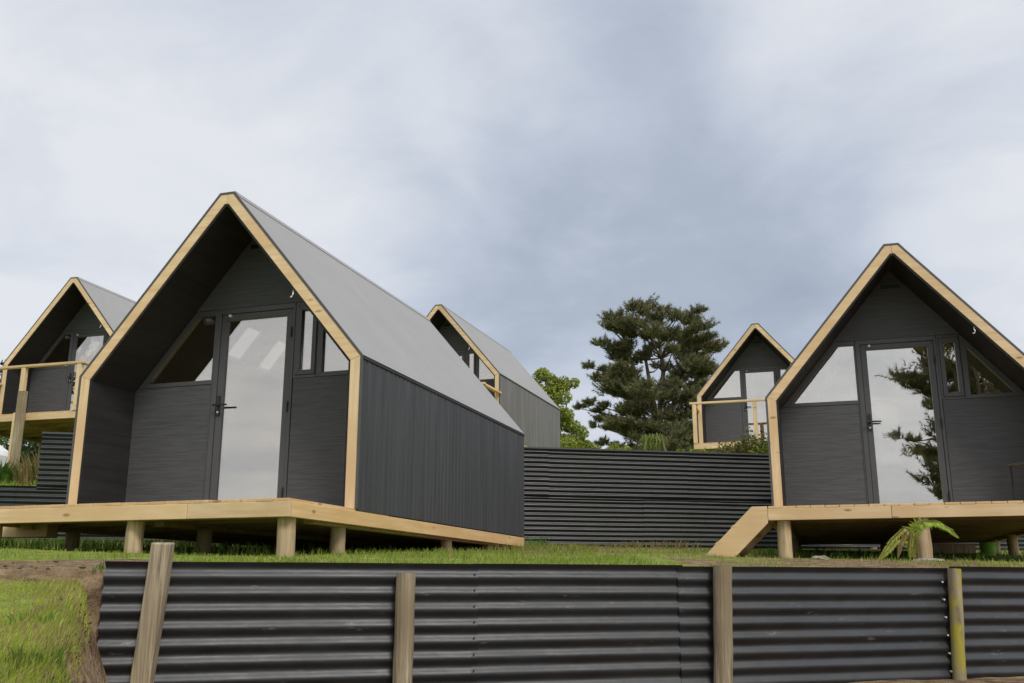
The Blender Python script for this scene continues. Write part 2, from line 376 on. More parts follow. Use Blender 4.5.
def make_cabin():
    root = empty('cabin', (0,0,0))
    P = prof(0)
    # grooved side walls
    for s in (-1, 1):
        mb = MB(); prf = []; y = .02; k = 0; rr = random.Random(4)
        while y < L-.001:
            w = .099 + (.004 if k % 6 == 5 else 0); e = min(y+w, L)
            prf += [(y, 0), (max(y, e-.018), 0), (max(y, e-.013), .009), (max(y, e-.005), .009)]
            y = e; k += 1
        prf.append((L, 0))
        zt = he - .004
        vs = []
        for yy, g in prf: vs += [(s*(hw-g), yy, -.012), (s*(hw-g), yy, zt)]
        fs = []
        for i in range(len(prf)-1):
            q = (2*i, 2*i+2, 2*i+3, 2*i+1); fs.append(q if s > 0 else q[::-1])
        mb.add(vs, fs)
        mb.box(min(s*(hw-.022),s*(hw-.0095)), max(s*(hw-.022),s*(hw-.0095)), .02, L, -.012, zt)
        mb.build('side_wall', M['side'], root)
        t = MB(); x0, x1 = sorted((s*(hw+.001), s*(hw+.010)))
        t.box(x0, x1, .012, L+.004, he-.030, he-.012)
        t.build('eave_trim', M['black'], root)
    # roof
    mb = MB(); slope_holes(mb, -.006, .016, .012, L); seg(mb,3,-.006,.016,.012,L)
    rf = mb.build('roof', M['roof'], root)
    mb = MB(); seg(mb,2,-.014,.016,.012,L)
    for i, (ta, tb) in ((1,(.965,1.0)),(3,(0,.035))): seg(mb,i,-.0135,-.0065,.012,L,ta,tb)
    mb.build('ridge_cap', M['roof'], rf)
    mb = MB()
    for h0,h1 in SKY:
        seg(mb,1,-.03,.16,h0-.03,h0,ST0-.02,ST1+.02); seg(mb,1,-.03,.16,h1,h1+.03,ST0-.02,ST1+.02)
        seg(mb,1,-.03,.16,h0,h1,ST0-.02,ST0); seg(mb,1,-.03,.16,h0,h1,ST1,ST1+.02)
    sk = mb.build('skylight', M['frame'], root)
    mb = MB()
    for h0,h1 in SKY: seg(mb,1,-.02,-.01,h0+.001,h1-.001,ST0+.002,ST1-.002)
    mb.build('pane', M['clear'], sk)
    # dark edge flashing and the bare timber edge of the open end
    mb = MB()
    for i in range(5): seg(mb,i,-.006,.016,-.005,.0105)
    mb.build('edge_flashing', M['flash'], root)
    A, B = prof(.0165), prof(.114)
    gap = .0012
    mats = [('pine_z',[A[0],lerp2(A[0],A[1],1-gap),lerp2(B[0],B[1],1-gap),B[0]]),
            ('pine_s',[A[1],A[2],(-gap,A[2][1]),(-gap,B[2][1]),B[2],B[1]]),
            ('pine_s',[A[4],A[3],(gap,A[3][1]),(gap,B[3][1]),B[3],B[4]]),
            ('pine_z',[A[5],lerp2(A[5],A[4],1-gap),lerp2(B[5],B[4],1-gap),B[5]])]
    for nm, poly in mats:
        MB().prism(poly, -.002, .088).build('edge_board', M['pine_z' if nm == 'pine_z' else 'pine_x' ], root, bevel=.003)
    # linings of the recess and of the room
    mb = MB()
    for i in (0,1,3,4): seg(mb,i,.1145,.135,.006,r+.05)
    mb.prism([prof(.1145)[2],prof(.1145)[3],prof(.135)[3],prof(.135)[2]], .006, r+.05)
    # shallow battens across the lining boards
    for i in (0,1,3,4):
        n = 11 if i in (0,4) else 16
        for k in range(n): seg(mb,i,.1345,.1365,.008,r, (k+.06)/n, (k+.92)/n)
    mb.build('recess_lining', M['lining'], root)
    mb = MB()
    for i in (0,3,4): seg(mb,i,.12,.14,r+.06,L-.05)
    slope_holes(mb,.12,.14,r+.06,L-.05)
    mb.box(-hw+.03,hw-.03,r+.02,L-.05,-.018,.0)
    mb.build('room_lining', M['interior'], root)
    # back wall round its window
    wx0,wx1,wz0,wz1 = -.05,.32,1.04,2.06
    O = prof(.003)
    def zat(x): return O[1][1] + (O[2][1]-O[1][1])*(hw-.003-abs(x))/(hw-.003-abs(O[2][0]))
    mb = MB()
    mb.prism([O[0],O[1],O[2],(wx0,O[2][1]),(wx0,0)], L-.045, L-.004)
    mb.prism([(wx1,0),(wx1,zat(wx1)),O[4],O[5]], L-.045, L-.004)
    mb.prism([(wx0,0),(wx1,0),(wx1,wz0),(wx0,wz0)], L-.045, L-.004)
    mb.prism([(wx0,wz1),(wx1,wz1),(wx1,zat(wx1)),(O[3][0],O[3][1]),(wx0,O[2][1])], L-.045, L-.004)
    mb.build('back_wall', M['gable'], root)
    mb = MB()
    for a_ in ((wx0,wx0+.04,wz0,wz1),(wx1-.04,wx1,wz0,wz1),(wx0+.04,wx1-.04,wz0,wz0+.04),(wx0+.04,wx1-.04,wz1-.04,wz1)): mb.box(a_[0],a_[1],L-.05,L+.006,a_[2],a_[3])
    w = mb.build('rear_window', M['frame'], root)
    MB().box(wx0+.04,wx1-.04,L-.02,L-.014,wz0+.04,wz1-.04).build('pane', M['clear'], w)
    MB().box(wx0-.01,wx1+.01,L-.062,L-.056,wz0-.02,wz1+.02).build('blind', M['blind'], w)
    # ---- front gable wall in the recess
    I = prof(.136)
    def xin(z): return -I[1][0] - (z-I[1][1])*( (-I[1][0]-I[3][0])/(I[2][1]-I[1][1]) ) if z > I[1][1] else -I[1][0]
    zl = 2.1
    up = MB().prism([(-xin(zl),zl),(xin(zl),zl),I[3],I[2]], r, r+.04).build('upper_panel', M['gable'], root)
    v = MB()
    v.box(-.122,.122,r-.012,r-.001,2.702,2.712); v.box(-.122,.122,r-.012,r-.001,2.766,2.776); v.box(-.122,-.112,r-.012,r-.001,2.712,2.766); v.box(.112,.122,r-.012,r-.001,2.712,2.766)
    v = v.build('vent', M['flash'], up)
    sl = MB(); sl.box(-.112,.112,r-.004,r-.0008,2.712,2.766)
    for k in range(3): sl.box(-.11,.11,r-.010,r-.004,2.717+k*.017,2.722+k*.017)
    sl.build('louvre', M['black'], v)
    zs = 1.325
    MB().box(-xin(.5),-.462,r+.012,r+.05,0,zs).build('lower_panel', M['gable'], root)
    MB().box(.452,xin(.5),r+.012,r+.05,0,zs).build('lower_panel', M['gable'], root)
    MB().box(-.472,-.4625,r+.004,r+.03,.0,zs).build('corner_bead', M['frame'], root)
    # left corner window
    def poly_frame(mb, outer, inner, ya, yb):
        n = len(outer)
        for i in range(n):
            j = (i+1) % n; mb.prism([outer[i],outer[j],inner[j],inner[i]], ya, yb)
    zt = zl - .002
    o_ = [(-xin(zs+.003),zs+.003),(-.462,zs+.003),(-.462,zt),(-xin(zt),zt)]
    i_ = [(-1.235,1.372),(-.478,1.372),(-.478,2.046),(-.672,2.046)]
    mb = MB(); poly_frame(mb, o_, i_, r+.006, r+.06); w = mb.build('corner_window', M['frame'], root, bevel=.003)
    MB().prism(i_, r+.034, r+.040).build('pane', M['glass'], w)
    # right corner window
    o_ = [(.702,zs+.003),(xin(zs+.003),zs+.003),(xin(zt),zt),(.702,zt)]
    i_ = [(.762,1.372),(1.222,1.372),(.775,1.915),(.762,1.915)]
    i_ = [(.762,1.372),(1.225,1.372),(.762+.012,1.93),(.762,1.945)]
    mb = MB(); poly_frame(mb, o_, i_, r+.006, r+.06); w = mb.build('corner_window', M['frame'], root, bevel=.003)
    MB().prism(i_, r+.034, r+.040).build('pane', M['glass'], w)
    # narrow opening window
    mb = MB(); o_ = [(.447,zs+.003),(.698,zs+.003),(.698,zt),(.447,zt)]; i2 = [(.47,1.356),(.692,1.356),(.692,2.066),(.47,2.066)]
    poly_frame(mb, o_, i2, r+.008, r+.06); w = mb.build('casement_window', M['frame'], root, bevel=.002)
    mb = MB(); i3 = [(.473,1.359),(.689,1.359),(.689,2.063),(.473,2.063)]; i4 = [(.521,1.405),(.643,1.405),(.643,2.012),(.521,2.012)]
    poly_frame(mb, i3, i4, r-.002, r+.05); sa = mb.build('sash', M['frame'], w, bevel=.003)
    MB().prism(i4, r+.030, r+.036).build('pane', M['glass'], w)
    # door
    mb = MB(); o_ = [(-.459,0),(.446,0),(.446,zt),(-.459,zt)]; i_ = [(-.404,.03),(.414,.03),(.414,2.044),(-.404,2.044)]
    poly_frame(mb, o_, i_, r+.002, r+.07); mb.build('door_frame', M['frame'], root, bevel=.003)
    mb = MB(); o_ = [(-.400,.034),(.410,.034),(.410,2.040),(-.400,2.040)]; i_ = [(-.335,.12),(.346,.12),(.346,1.977),(-.335,1.977)]
    poly_frame(mb, o_, i_, r+.012, r+.062); dr = mb.build('door', M['frame'], root, bevel=.003)
    MB().prism(i_, r+.036, r+.042).build('pane', M['glass'], dr)
    h = MB(); h.box(-.384,-.352,r+.000,r+.0115,1.00,1.20); h.tube([(-.368,r+.002,1.10),(-.368,r-.05,1.10)], [.010,.010], 10)
    h.tube([(-.40,r-.05,1.102),(-.24,r-.05,1.098)], [.011,.009], 10)
    h.build('handle', M['black'], dr)
    h = MB(); h.tube([(-.368,r+.003,1.035),(-.368,r-.008,1.035)], [.012,.012], 12); h.build('lock_cylinder', M['steel'], dr)
    for z in (.22,1.05,1.80): MB().tube([(.4125,r-.004,z-.05),(.4125,r-.004,z+.05)], [.009,.009], 10).build('hinge', M['black'], dr)
    h = MB(); h.tube([(-.30,r+.01,2.022),(-.30,r-.012,2.022)], [.016,.014], 12); h.build('sensor', M['white'], dr)
    # little white hook on the right soffit
    h = MB(); px, py, pz = .775, .022, 1.975
    h.tube([(px,py,pz+.09),(px,py,pz+.02),(px+.006,py-.014,pz-.005),(px-.004,py-.022,pz-.03),(px-.02,py-.012,pz-.03)], [.0065]*5, 6)
    h.tube([(px,py,pz+.085),(px+.015,py,pz+.11)], [.012,.012], 8)
    h.build('hook', M['white'], root)
    return root

def make_deck(root, D, vi):
    # ---- deck and floor structure
    mb = MB(); x = -hw+.004; rr = random.Random(vi)
    while x < hw-.02:
        w = min(.137, hw-.004-x); e = rr.uniform(-.006,.004)
        mb.box(x+.003, x+w-.003, -D+.004+e, r+.05, -.022, rr.uniform(-.0015,.0015)); x += w
    mb.build('deck_boards', M['pine_y'], root, bevel=.002)
    xs_ = (.62,-.35,.1,.5,.2)[vi]
    MB().box(-hw,xs_-.002,-D,-D+.045,-.140,-.0235).build('rim_board', M['pine_x'], root, bevel=.004)
    MB().box(xs_+.002,hw,-D,-D+.045,-.140,-.0235).build('rim_board', M['pine_x'], root, bevel=.004)
    for s in (-1,1):
        x0, x1 = sorted((s*(hw-.045), s*hw)); MB().box(x0,x1,-D+.047,L,-.140,-.0235).build('rim_board', M['pine_y'], root, bevel=.004)
    mb = MB(); mb.box(-hw+.047,hw-.047,L-.047,L-.002,-.140,-.024)
    y = -D+.45
    while y < L-.1: mb.box(-hw+.047,hw-.047,y,y+.045,-.118,-.024); y += .45
    for x in (-1.37,.0,1.40): mb.box(x-.045,x+.045,-D+.5,L-.05,-.16,-.1185)
    mb.box(-hw+.05,hw-.05,r+.06,L-.05,-.024,-.0185)
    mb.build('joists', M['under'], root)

def make_pile(root, lx, ly, rad=.073, top=-.141, lean=(0,0)):
    M4 = Matrix.Translation(root.location) @ Matrix.Rotation(root.rotation_euler.z, 4, 'Z')
    w = M4 @ Vector((lx,ly,0)); g = gz(w.x, w.y) - root.location.z - .12
    rr = random.Random(int((lx+9)*1000+(ly+9)*77+abs(root.location.x)*10))
    n = 5; pts = []; rd = []
    for k in range(n):
        t = k/(n-1); pts.append((lx+lean[0]*(1-t)+rr.uniform(-.004,.004), ly+lean[1]*(1-t)+rr.uniform(-.004,.004), g+(top-g)*t)); rd.append(rad*(1.02+.06*(1-t)+rr.uniform(-.015,.015)))
    return MB().tube(pts, rd, 14).build('pile', M['pile'], root, smooth=True, bevel=0)

def make_railing(root, D, zr=.93, posts=(-1.47,-.08,1.47)):
    rl = MB(); rl.box(-hw-.06,hw+.06,-D-.02,-D+.075,zr-.022,zr+.022)
    rl = rl.build('railing', M['pine_x'], root, bevel=.004)
    for s in (-1,1):
        x0,x1 = sorted((s*(hw-.06), s*(hw+.03))); MB().box(x0,x1,-D+.077,.06,zr-.022,zr+.022).build('rail', M['pine_y'], rl, bevel=.004)
    for x in posts: MB().box(x-.045,x+.045,-D-.012,-D+.072,-.0,zr-.0225).build('rail_post', M['pine_z'], rl, bevel=.004)
    return rl

cabA = make_cabin()
SPEC = {'A': ((-2.766,8.912,.651), -17.75), 'C': ((4.39,10.766,.79), -16.96), 'B': ((-1.709,21.904,3.289), -18.71),
        'K': ((-9.057,19.38,3.145), -16.24), 'E': ((6.02,23.506,3.268), -16.61)}
LAB = {'A': 'largest black A-frame cabin, left foreground, its long side wall and grey roof showing',
       'C': 'black A-frame cabin at right with deck stairs and a pine mirrored in its door',
       'B': 'black A-frame cabin mostly hidden behind the grey roof of the largest cabin',
       'K': 'black A-frame cabin at the far left edge on tall piles with a timber deck rail',
       'E': 'small distant black A-frame cabin with deck rail between the pine tree and the right cabin'}
cabs = {}
for k in 'ACBKE':
    o = cabA if k == 'A' else copy_tree(cabA)
    o.location = SPEC[k][0]; o.rotation_euler.z = R(SPEC[k][1]); cabs[k] = o
    tag(o, LAB[k], 'cabin', 'black A-frame cabins on timber piles')
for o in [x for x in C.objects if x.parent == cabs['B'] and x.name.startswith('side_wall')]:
    o.data = o.data.copy(); o.data.materials[0] = M['side_pale']       # this cabin's boards are a paler brownish grey
bpy.context.view_layer.update()
for vi, k in enumerate('ACBKE'):
    o = cabs[k]; make_deck(o, DK[k], vi)
    xs3 = {'A':(-1.36,.065,1.43), 'C':(-1.37,-.08,1.36)}.get(k, (-1.37,0,1.40))
    for lx in xs3:
        for ly in ((-1.19,-.05,2.43,3.8,4.75) if k in 'AC' else (-1.0,1.2,4.7)):
            if k == 'A' and ly == -1.19: ly = -.98
            make_pile(o, lx - (.05 if lx > 1 and ly > -.5 else 0), ly, .067 if ly < -.5 else .062)
    if k in 'BKE': make_railing(o, DK[k], .95 if k == 'E' else .90, (-1.47,.22,1.47) if k == 'K' else (-1.47,-.08,1.47))
# wall lamp beside the door of the big left cabin
for k in 'AK':
    h = MB(); h.tube([(-.50,r+.004,1.97),(-.50,r-.03,1.97)], [.022,.022], 12); h.tube([(-.50,r-.03,1.975),(-.535,r-.085,1.955)], [.028,.036], 12)
    h.build('wall_lamp', M['frame'], cabs[k])
# taller posts under the far-left deck
wp = MB(); rr = random.Random(5)
wp.box(.27,.42,-1.41,-1.31,-2.3,.40)
wp.build('deck_post', M['weathered'], cabs['K'], bevel=.01)
MB().box(.175,.265,-1.36,-1.295,-2.3,-.0).build('deck_post', M['pine_z'], cabs['K'], bevel=.006)

# ------------------------------------------------------------------ stairs and loose things round the right cabin
def cab_pt(k, x, y, z):
    return Matrix.Translation(cabs[k].location) @ Matrix.Rotation(cabs[k].rotation_euler.z,4,'Z') @ Vector((x,y,z))
p = cab_pt('C', -hw, -DK['C'], 0)
st = empty('stairs', (p.x,p.y,p.z), cabs['C'].rotation_euler.z); tag(st, 'short timber stairs at the left end of the right cabin deck', 'stairs')
poly = [(-.665,-.50),(-.345,-.50),(-.003,-.165),(-.003,.0),(-.155,.0)]
for i, y in enumerate((.0,.86)):
    MB().prism(poly, y, y+.045).build('stringer', M['pine_x'], st, bevel=.004)
for i, (x, z) in enumerate(((-.545,-.355),(-.375,-.190),(-.215,-.045))):
    MB().box(x,x+.235,.046,.859,z-.045,z).build('tread', M['pine_y'], st, bevel=.004)
    MB().box(x+.02,x+.10,-.001,.046,z-.012,z+.012).build('tread_end', M['pine_y'], st, bevel=.004) if i < 2 else None

def rock(name, c, s, label, mat='stone', seed=1, cat='stone'):
    rr = random.Random(seed); mb = MB(); n, m = 10, 7
    vs = []
    for j in range(m+1):
        th = math.pi*j/m
        for i in range(n):
            ph = 2*math.pi*i/n; d = Vector((math.sin(th)*math.cos(ph), math.sin(th)*math.sin(ph), math.cos(th)))
            k = 1 + .25*mnoise.noise(d*1.7+Vector((seed*3.1,0,0))) + .1*mnoise.noise(d*4+Vector((seed,0,0)))
            vs.append((d.x*s[0]*k, d.y*s[1]*k, d.z*s[2]*k))
    fs = [(j*n+i, (j+1)*n+i, (j+1)*n+(i+1)%n, j*n+(i+1)%n) for j in range(m) for i in range(n)]
    mb.add(vs, fs); o = mb.build(name, M[mat], loc=c); tag(o, label, cat); return o
def on(x, y, dz=0): return (x, y, gz(x,y)+dz)
rock('stone', on(2.98,9.72,.008), (.10,.08,.035), 'pale flat stone beside the front left pile of the right cabin', seed=3)
rock('stone', on(3.86,9.33,.008), (.17,.10,.03), 'pale stone slab at the foot of the pile behind the fern', seed=5)
# timber offcut, bucket and log under the right cabin
q = on(5.45,12.5,.09)
tag(MB().box(-.32,.32,-.06,.06,-.07,.05).build('timber_offcut', M['pile'], loc=q, rz=R(8), bevel=.01), 'short pale timber offcut lying under the deck of the right cabin', 'timber')
q = on(5.66,11.9,0)
bk = MB(); bk.tube([(0,0,.02),(0,0,.17)], [.07,.08], 18); bk.tube([(0,0,.155),(0,0,.175)], [.086,.086], 18)
tag(bk.build('bucket', M['lime'], loc=q), 'bright green bucket standing in the grass under the right cabin', 'bucket')
# beam lying under the left deck
q = on(-4.3,8.9,.17)
tag(MB().box(-1.6,.22,-.09,.09,-.07,.065).build('timber_beam', M['pine_x'], loc=q, rz=R(-6), bevel=.006), 'thick pale timber beam lying in grass under the deck of the large left cabin', 'timber')

# dark metal chair at the right end of the right-hand deck
p = cab_pt('C', 1.18, -.40, 0)
ch = empty('chair', (p.x,p.y,p.z), cabs['C'].rotation_euler.z + R(205)); tag(ch, 'dark metal chair standing on the right cabin deck, cut off by the picture edge', 'chair')
def bar(pts, nm, par, rr_=.011, mat='black'): return MB().tube(pts, [rr_]*len(pts), 8).build(nm, M[mat], par, smooth=True)
for s in (-.2,.2):
    bar([(s,-.2,0),(s,-.2,.43)], 'leg', ch); bar([(s,.22,0),(s,.2,.44),(s,.27,.80)], 'leg', ch)
MB().box(-.22,.22,-.22,.21,.43,.45).build('seat', M['frame'], ch, bevel=.006)
mb = MB(); mb.box(-.2,.2,.252,.268,.62,.80); mb.box(-.2,.2,.225,.24,.5,.54); mb.build('backrest', M['frame'], ch, bevel=.005)

# ------------------------------------------------------------------ retaining walls of corrugated steel
PITCH = .0762
def corr(mb, fx, xa, xb, ztop, zbot, amp=.0092, step=.06, phase=.05, dy=0, seed=1, wob=.006):
    """wavy sheet along the line y=fx(x), seen from -y; two skins 1.2 mm apart"""
    nx = max(2, int((xb-xa)/step)); nzv = max(4, int((ztop-zbot)/PITCH*10))
    def pt(i, j, back):
        x = xa + (xb-xa)*i/nx; dz = (ztop-zbot)*j/nzv
        out = amp*math.sin(2*math.pi*(dz-phase)/PITCH) + wob*mnoise.noise(Vector((x*.9,dz*2.2,seed*7.7))) + .35*wob*mnoise.noise(Vector((x*3.1,dz*6,seed*3.3)))
        zz = ztop - dz + .006*mnoise.noise(Vector((x*.6,0,seed*2.2)))
        return (x, fx(x) - out + dy + back, zz)
    for back in (0,.0016):
        b = len(mb.v)
        for i in range(nx+1):
            for j in range(nzv+1): mb.v.append(pt(i,j,back))
        for i in range(nx):
            for j in range(nzv):
                q = (b+i*(nzv+1)+j, b+(i+1)*(nzv+1)+j, b+(i+1)*(nzv+1)+j+1, b+i*(nzv+1)+j+1); mb.f.append(q[::-1] if not back else q)
wl = empty('retaining_wall', (0,y1(0),0)); tag(wl, 'low black corrugated steel retaining wall across the foreground with timber posts', 'retaining wall')
def lrel(f, off): return lambda x: f(x) - off
oy = y1(0)
for n, (xa,xb,dy,zt) in enumerate(((-1.835,-.17,0,.112),(-.20,.91,.004,.114),(.88,2.60,.001,.111),(2.57,4.5,.006,.115))):
    mb = MB(); corr(mb, lrel(lambda x: y1(x)-.034, oy), xa, xb, zt, -.74, dy=dy, seed=n+1); mb.build('sheet', M['sheet'], wl, smooth=True)
def fpost(px, top, bot, w, mat, lean, seed, square=False, half=True):
    rr = random.Random(seed); n = 14
    mb = MB(); pts = []; rd = []
    for k in range(9):
        t = k/8; z = bot+(top-bot)*t
        x = px + lean*(z-0) + rr.uniform(-.002,.002); y = y1(px)-oy-.046-w*.46 + rr.uniform(-.002,.002)
        pts.append((x,y,z)); rd.append(w/2*(1+rr.uniform(-.02,.02)))
    if square:
        for k in range(8):
            pass
        vs = []; fs = []
        for k in range(9):
            x,y,z = pts[k]; a = w/2*(1+rr.uniform(-.02,.02)); d = w*.36
            tilt = .02 if k == 8 else 0
            vs += [(x-a,y-d,z),(x+a,y-d,z-tilt*.3),(x+a,y+d,z+.004),(x-a,y+d,z+.004)]
        for k in range(8):
            for i in range(4): fs.append((k*4+i,k*4+(i+1)%4,k*4+4+(i+1)%4,k*4+4+i))
        fs += [(3,2,1,0),(32,33,34,35)]
        mb.add(vs, fs); return mb.build('post', M[mat], wl, bevel=.006)
    mb.tube(pts, rd, 18); o = mb.build('post', M[mat], wl, smooth=False); return o
fpost(-1.600,.196,-.75,.090,'weathered',.070,1,square=True)
fpost(-.513,.066,-.75,.094,'weathered',.012,2)
fpost(1.121,.112,-.75,.098,'weathered',.044,3)
fpost(2.570,.106,-.75,.074,'mossy',.055,4)
# screws at the overlap by the mossy post
for k in range(6):
    z = .03-k*.0762*1.3; MB().tube([(2.505,y1(2.5)-oy-.03,z),(2.505,y1(2.5)-oy-.052,z)], [.006,.005], 8).build('screw', M['steel'], wl)
for k in range(9):
    for xx in (-.185,):
        z = .066-k*.0762
        MB().tube([(xx,y1(xx)-oy-.028,z),(xx,y1(xx)-oy-.048,z)], [.0045,.004], 6).build('nail', M['flash'], wl)

w2 = empty('retaining_wall', (0,16,0)); tag(w2, 'tall black corrugated steel retaining wall running behind the two front cabins', 'retaining wall')
f2 = lambda x: y2(x)-16-.02
for n, (xa,xb) in enumerate(((STEP_X,-3.0),(-3.03,0.6),(.57,3.0),(2.97,6.4),(6.37,10.0))):
    mb = MB(); corr(mb, f2, xa, xb, 2.215, 1.40, step=.15, dy=-.004, seed=20+n, wob=.009, amp=.0125); mb.build('sheet', M['sheet_far'], w2, smooth=True)
for n, (xa,xb) in enumerate(((-11.0,-7.2),(-7.23,-3.9),(-3.93,-.4),(-.43,2.2),(2.17,5.6),(5.57,10.0))):
    mb = MB(); corr(mb, f2, xa, xb, 1.43, .60, step=.15, dy=.004*(n%2), seed=30+n, wob=.009, amp=.0125); mb.build('sheet', M['sheet_far'], w2, smooth=True)
for n, (xa,xb) in enumerate(((STEP_X,2.0),(2.01,10.0))):
    mb = MB(); k = 12
    for i in range(k):
        a0 = xa+(xb-xa)*i/k; a1 = xa+(xb-xa)*(i+1)/k
        mb.add([(a0,f2(a0)-.028,2.20),(a1,f2(a1)-.028,2.20),(a1,f2(a1)+.03,2.20),(a0,f2(a0)+.03,2.20),(a0,f2(a0)-.028,2.226),(a1,f2(a1)-.028,2.226),(a1,f2(a1)+.03,2.226),(a0,f2(a0)+.03,2.226)],
               [(0,3,2,1),(4,5,6,7),(0,1,5,4),(2,3,7,6)]+([(3,0,4,7)] if i==0 else [])+([(1,2,6,5)] if i==k-1 else []))
    mb.build('capping', M['frame'], w2)
for x in (-8.6,-5.2,-2.4,.95,3.5,6.2):
    MB().tube([(x,f2(x)-.09,.45),(x,f2(x)-.09,.66)], [.06,.058], 12).build('post_stub', M['pile'], w2, smooth=False)

# ------------------------------------------------------------------ vegetation
def blade(mb, cols, p, h, w, dirx, diry, bend, c, segs=2):
    a = rnd.uniform(0, math.pi); sx, sy = math.cos(a)*w/2, math.sin(a)*w/2
    b = len(mb.v)
    x, y, z = p
    if segs == 1:
        mb.v += [(x-sx,y-sy,z),(x+sx,y+sy,z),(x+dirx*bend,y+diry*bend,z+h)]; mb.f.append((b,b+1,b+2)); cols += [c]*3; return
    mx, my, mz = x+dirx*bend*.35, y+diry*bend*.35, z+h*.6
    mb.v += [(x-sx,y-sy,z),(x+sx,y+sy,z),(mx+sx*.75,my+sy*.75,mz),(mx-sx*.75,my-sy*.75,mz),(x+dirx*bend,y+diry*bend,z+h*(1-.25*min(1,bend/h)))]
    mb.f += [(b,b+1,b+2,b+3),(b+3,b+2,b+4)]; cols += [c]*5
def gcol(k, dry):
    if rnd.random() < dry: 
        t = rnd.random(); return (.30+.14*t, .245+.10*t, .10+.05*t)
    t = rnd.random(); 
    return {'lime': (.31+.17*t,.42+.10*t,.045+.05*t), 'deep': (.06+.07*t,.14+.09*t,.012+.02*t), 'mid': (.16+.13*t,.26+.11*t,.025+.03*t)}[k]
# bank in the left corner
mb = MB(); cols = []
for i in range(190000):
    y = rnd.uniform(1.9, 4.75); x = rnd.uniform(-4.3, -.9)
    if abs(x) > .62*y + .3: continue
    xe = -1.90 + .39*(4.57-y)
    if x > xe + .02: continue
    a = y1(x)
    if y > a + .35: continue
    strip = y > a - .12 + .12*nz(x,y,2,19)
    if strip and rnd.random() < .45: continue
    b_ = nz(x,y,1.6,11) + .5*nz(x,y,5,12)
    if b_ < -.42 and rnd.random() < .6: continue
    edge = x > xe - .22 and y < 4.3
    h = rnd.uniform(.007,.024)*(1+.5*b_); 
    if edge: h *= rnd.uniform(1.0,2.6)
    if strip: h *= .45
    tuft = nz(x,y,2.3,21) > .28
    if tuft: h *= 1.25
    an = rnd.uniform(0,6.28); dx, dy = math.cos(an), math.sin(an)
    if edge: dx = abs(dx)*.8
    kk = 'deep' if (y < 3.25 and x > -1.75 and nz(x,y,2.8,15) > .02 and rnd.random() < .7) else 'lime'
    blade(mb, cols, (x,y,gz(x,y)-.004), h, rnd.uniform(.0022,.0046), dx, dy, h*rnd.uniform(.1,.9), gcol(kk, .85 if strip else (.22 if b_ > -.1 else .55)))
tag(mb.build('grass', M['blade'], colors=cols), 'bright short lawn grass on the bank in the left corner', 'grass', kind='stuff')
# crumbled soil along the cut edge of the bank
mb = MB()
for i in range(420):
    y = rnd.uniform(2.4,5.2); x = -1.90 + .39*(4.57-y) + rnd.gauss(.04,.07) if y < 4.5 else rnd.uniform(-4.6,-1.85)
    q = rnd.uniform(.004,.013)*(1.6 if rnd.random() < .1 else 1); z = gz(x,y)
    vs = [Vector(v)*q*rnd.uniform(.7,1.3) + Vector((x,y,z+q*.3)) for v in ((1,0,0),(0,1,0),(-1,0,0),(0,-1,0),(0,0,.8),(0,0,-.8))]
    mb.add(vs, [(0,1,4),(1,2,4),(2,3,4),(3,0,4),(1,0,5),(2,1,5),(3,2,5),(0,3,5)])
tag(mb.build('soil_clods', M['dirt']), 'brown soil crumbs along the cut edge of the grass bank', 'soil', kind='stuff')
# terrace grass
mb = MB(); cols = []
for i in range(70000):
    x = rnd.uniform(-6.5, 8.5); a = y1(x); y = a + rnd.random()**1.5*9.5
    if abs(x) > .60*y + .6: continue
    d = y - a; p_ = 1.0; kk = 'mid'; dry = .18; hmin, hmax = .02,.06
    lx = (x+2.766)*.952 - (y-8.912)*.305; ly = (x+2.766)*.305 + (y-8.912)*.952
    if x < -1.9 and d < 1.5: p_ = .16 if d < 1.1 else .4; dry = .9 if d < 1.1 else .3; hmax = .03 if d < 1.1 else .06
    inA = abs(lx) < 1.6 and -1.3 < ly < 4.9
    if x < 1.0:
        nearA = -1.9 < ly < 4.6 and lx < 2.4
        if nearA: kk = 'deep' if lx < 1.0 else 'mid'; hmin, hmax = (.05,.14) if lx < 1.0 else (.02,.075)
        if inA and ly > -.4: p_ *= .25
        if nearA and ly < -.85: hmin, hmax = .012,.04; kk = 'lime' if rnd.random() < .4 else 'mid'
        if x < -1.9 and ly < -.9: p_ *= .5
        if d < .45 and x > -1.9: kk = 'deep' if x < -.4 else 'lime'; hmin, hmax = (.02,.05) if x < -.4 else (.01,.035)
        if y > 11: hmax = .12; dry = .3
    else:
        b_ = nz(x,y,.9,31) + .4*nz(x,y,3,32)
        dry = .5; hmin, hmax = .015,.05
        if 1.0 < x < 3.2 and d < 4.2: p_ = .35 if b_ > 0 else .12; dry = .7
        elif b_ < -.15: p_ = .4
        lx2 = (x-4.39)*.9565 - (y-10.766)*.292; ly2 = (x-4.39)*.292 + (y-10.766)*.9565
        if x > 4.1: dry = .15; kk = 'lime'; hmax = .06
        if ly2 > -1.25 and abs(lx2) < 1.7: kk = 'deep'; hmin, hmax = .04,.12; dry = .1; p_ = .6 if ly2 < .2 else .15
    if nz(x,y,1.4,41) < -.3: p_ *= .5
    if rnd.random() > p_: continue
    h = rnd.uniform(hmin, hmax); an = rnd.uniform(0,6.28)
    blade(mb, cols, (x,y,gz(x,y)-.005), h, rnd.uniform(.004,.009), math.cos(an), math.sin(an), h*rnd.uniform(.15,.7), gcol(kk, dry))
tag(mb.build('grass', M['blade'], colors=cols), 'rough green grass growing on the terrace round the cabin piles', 'grass', kind='stuff')
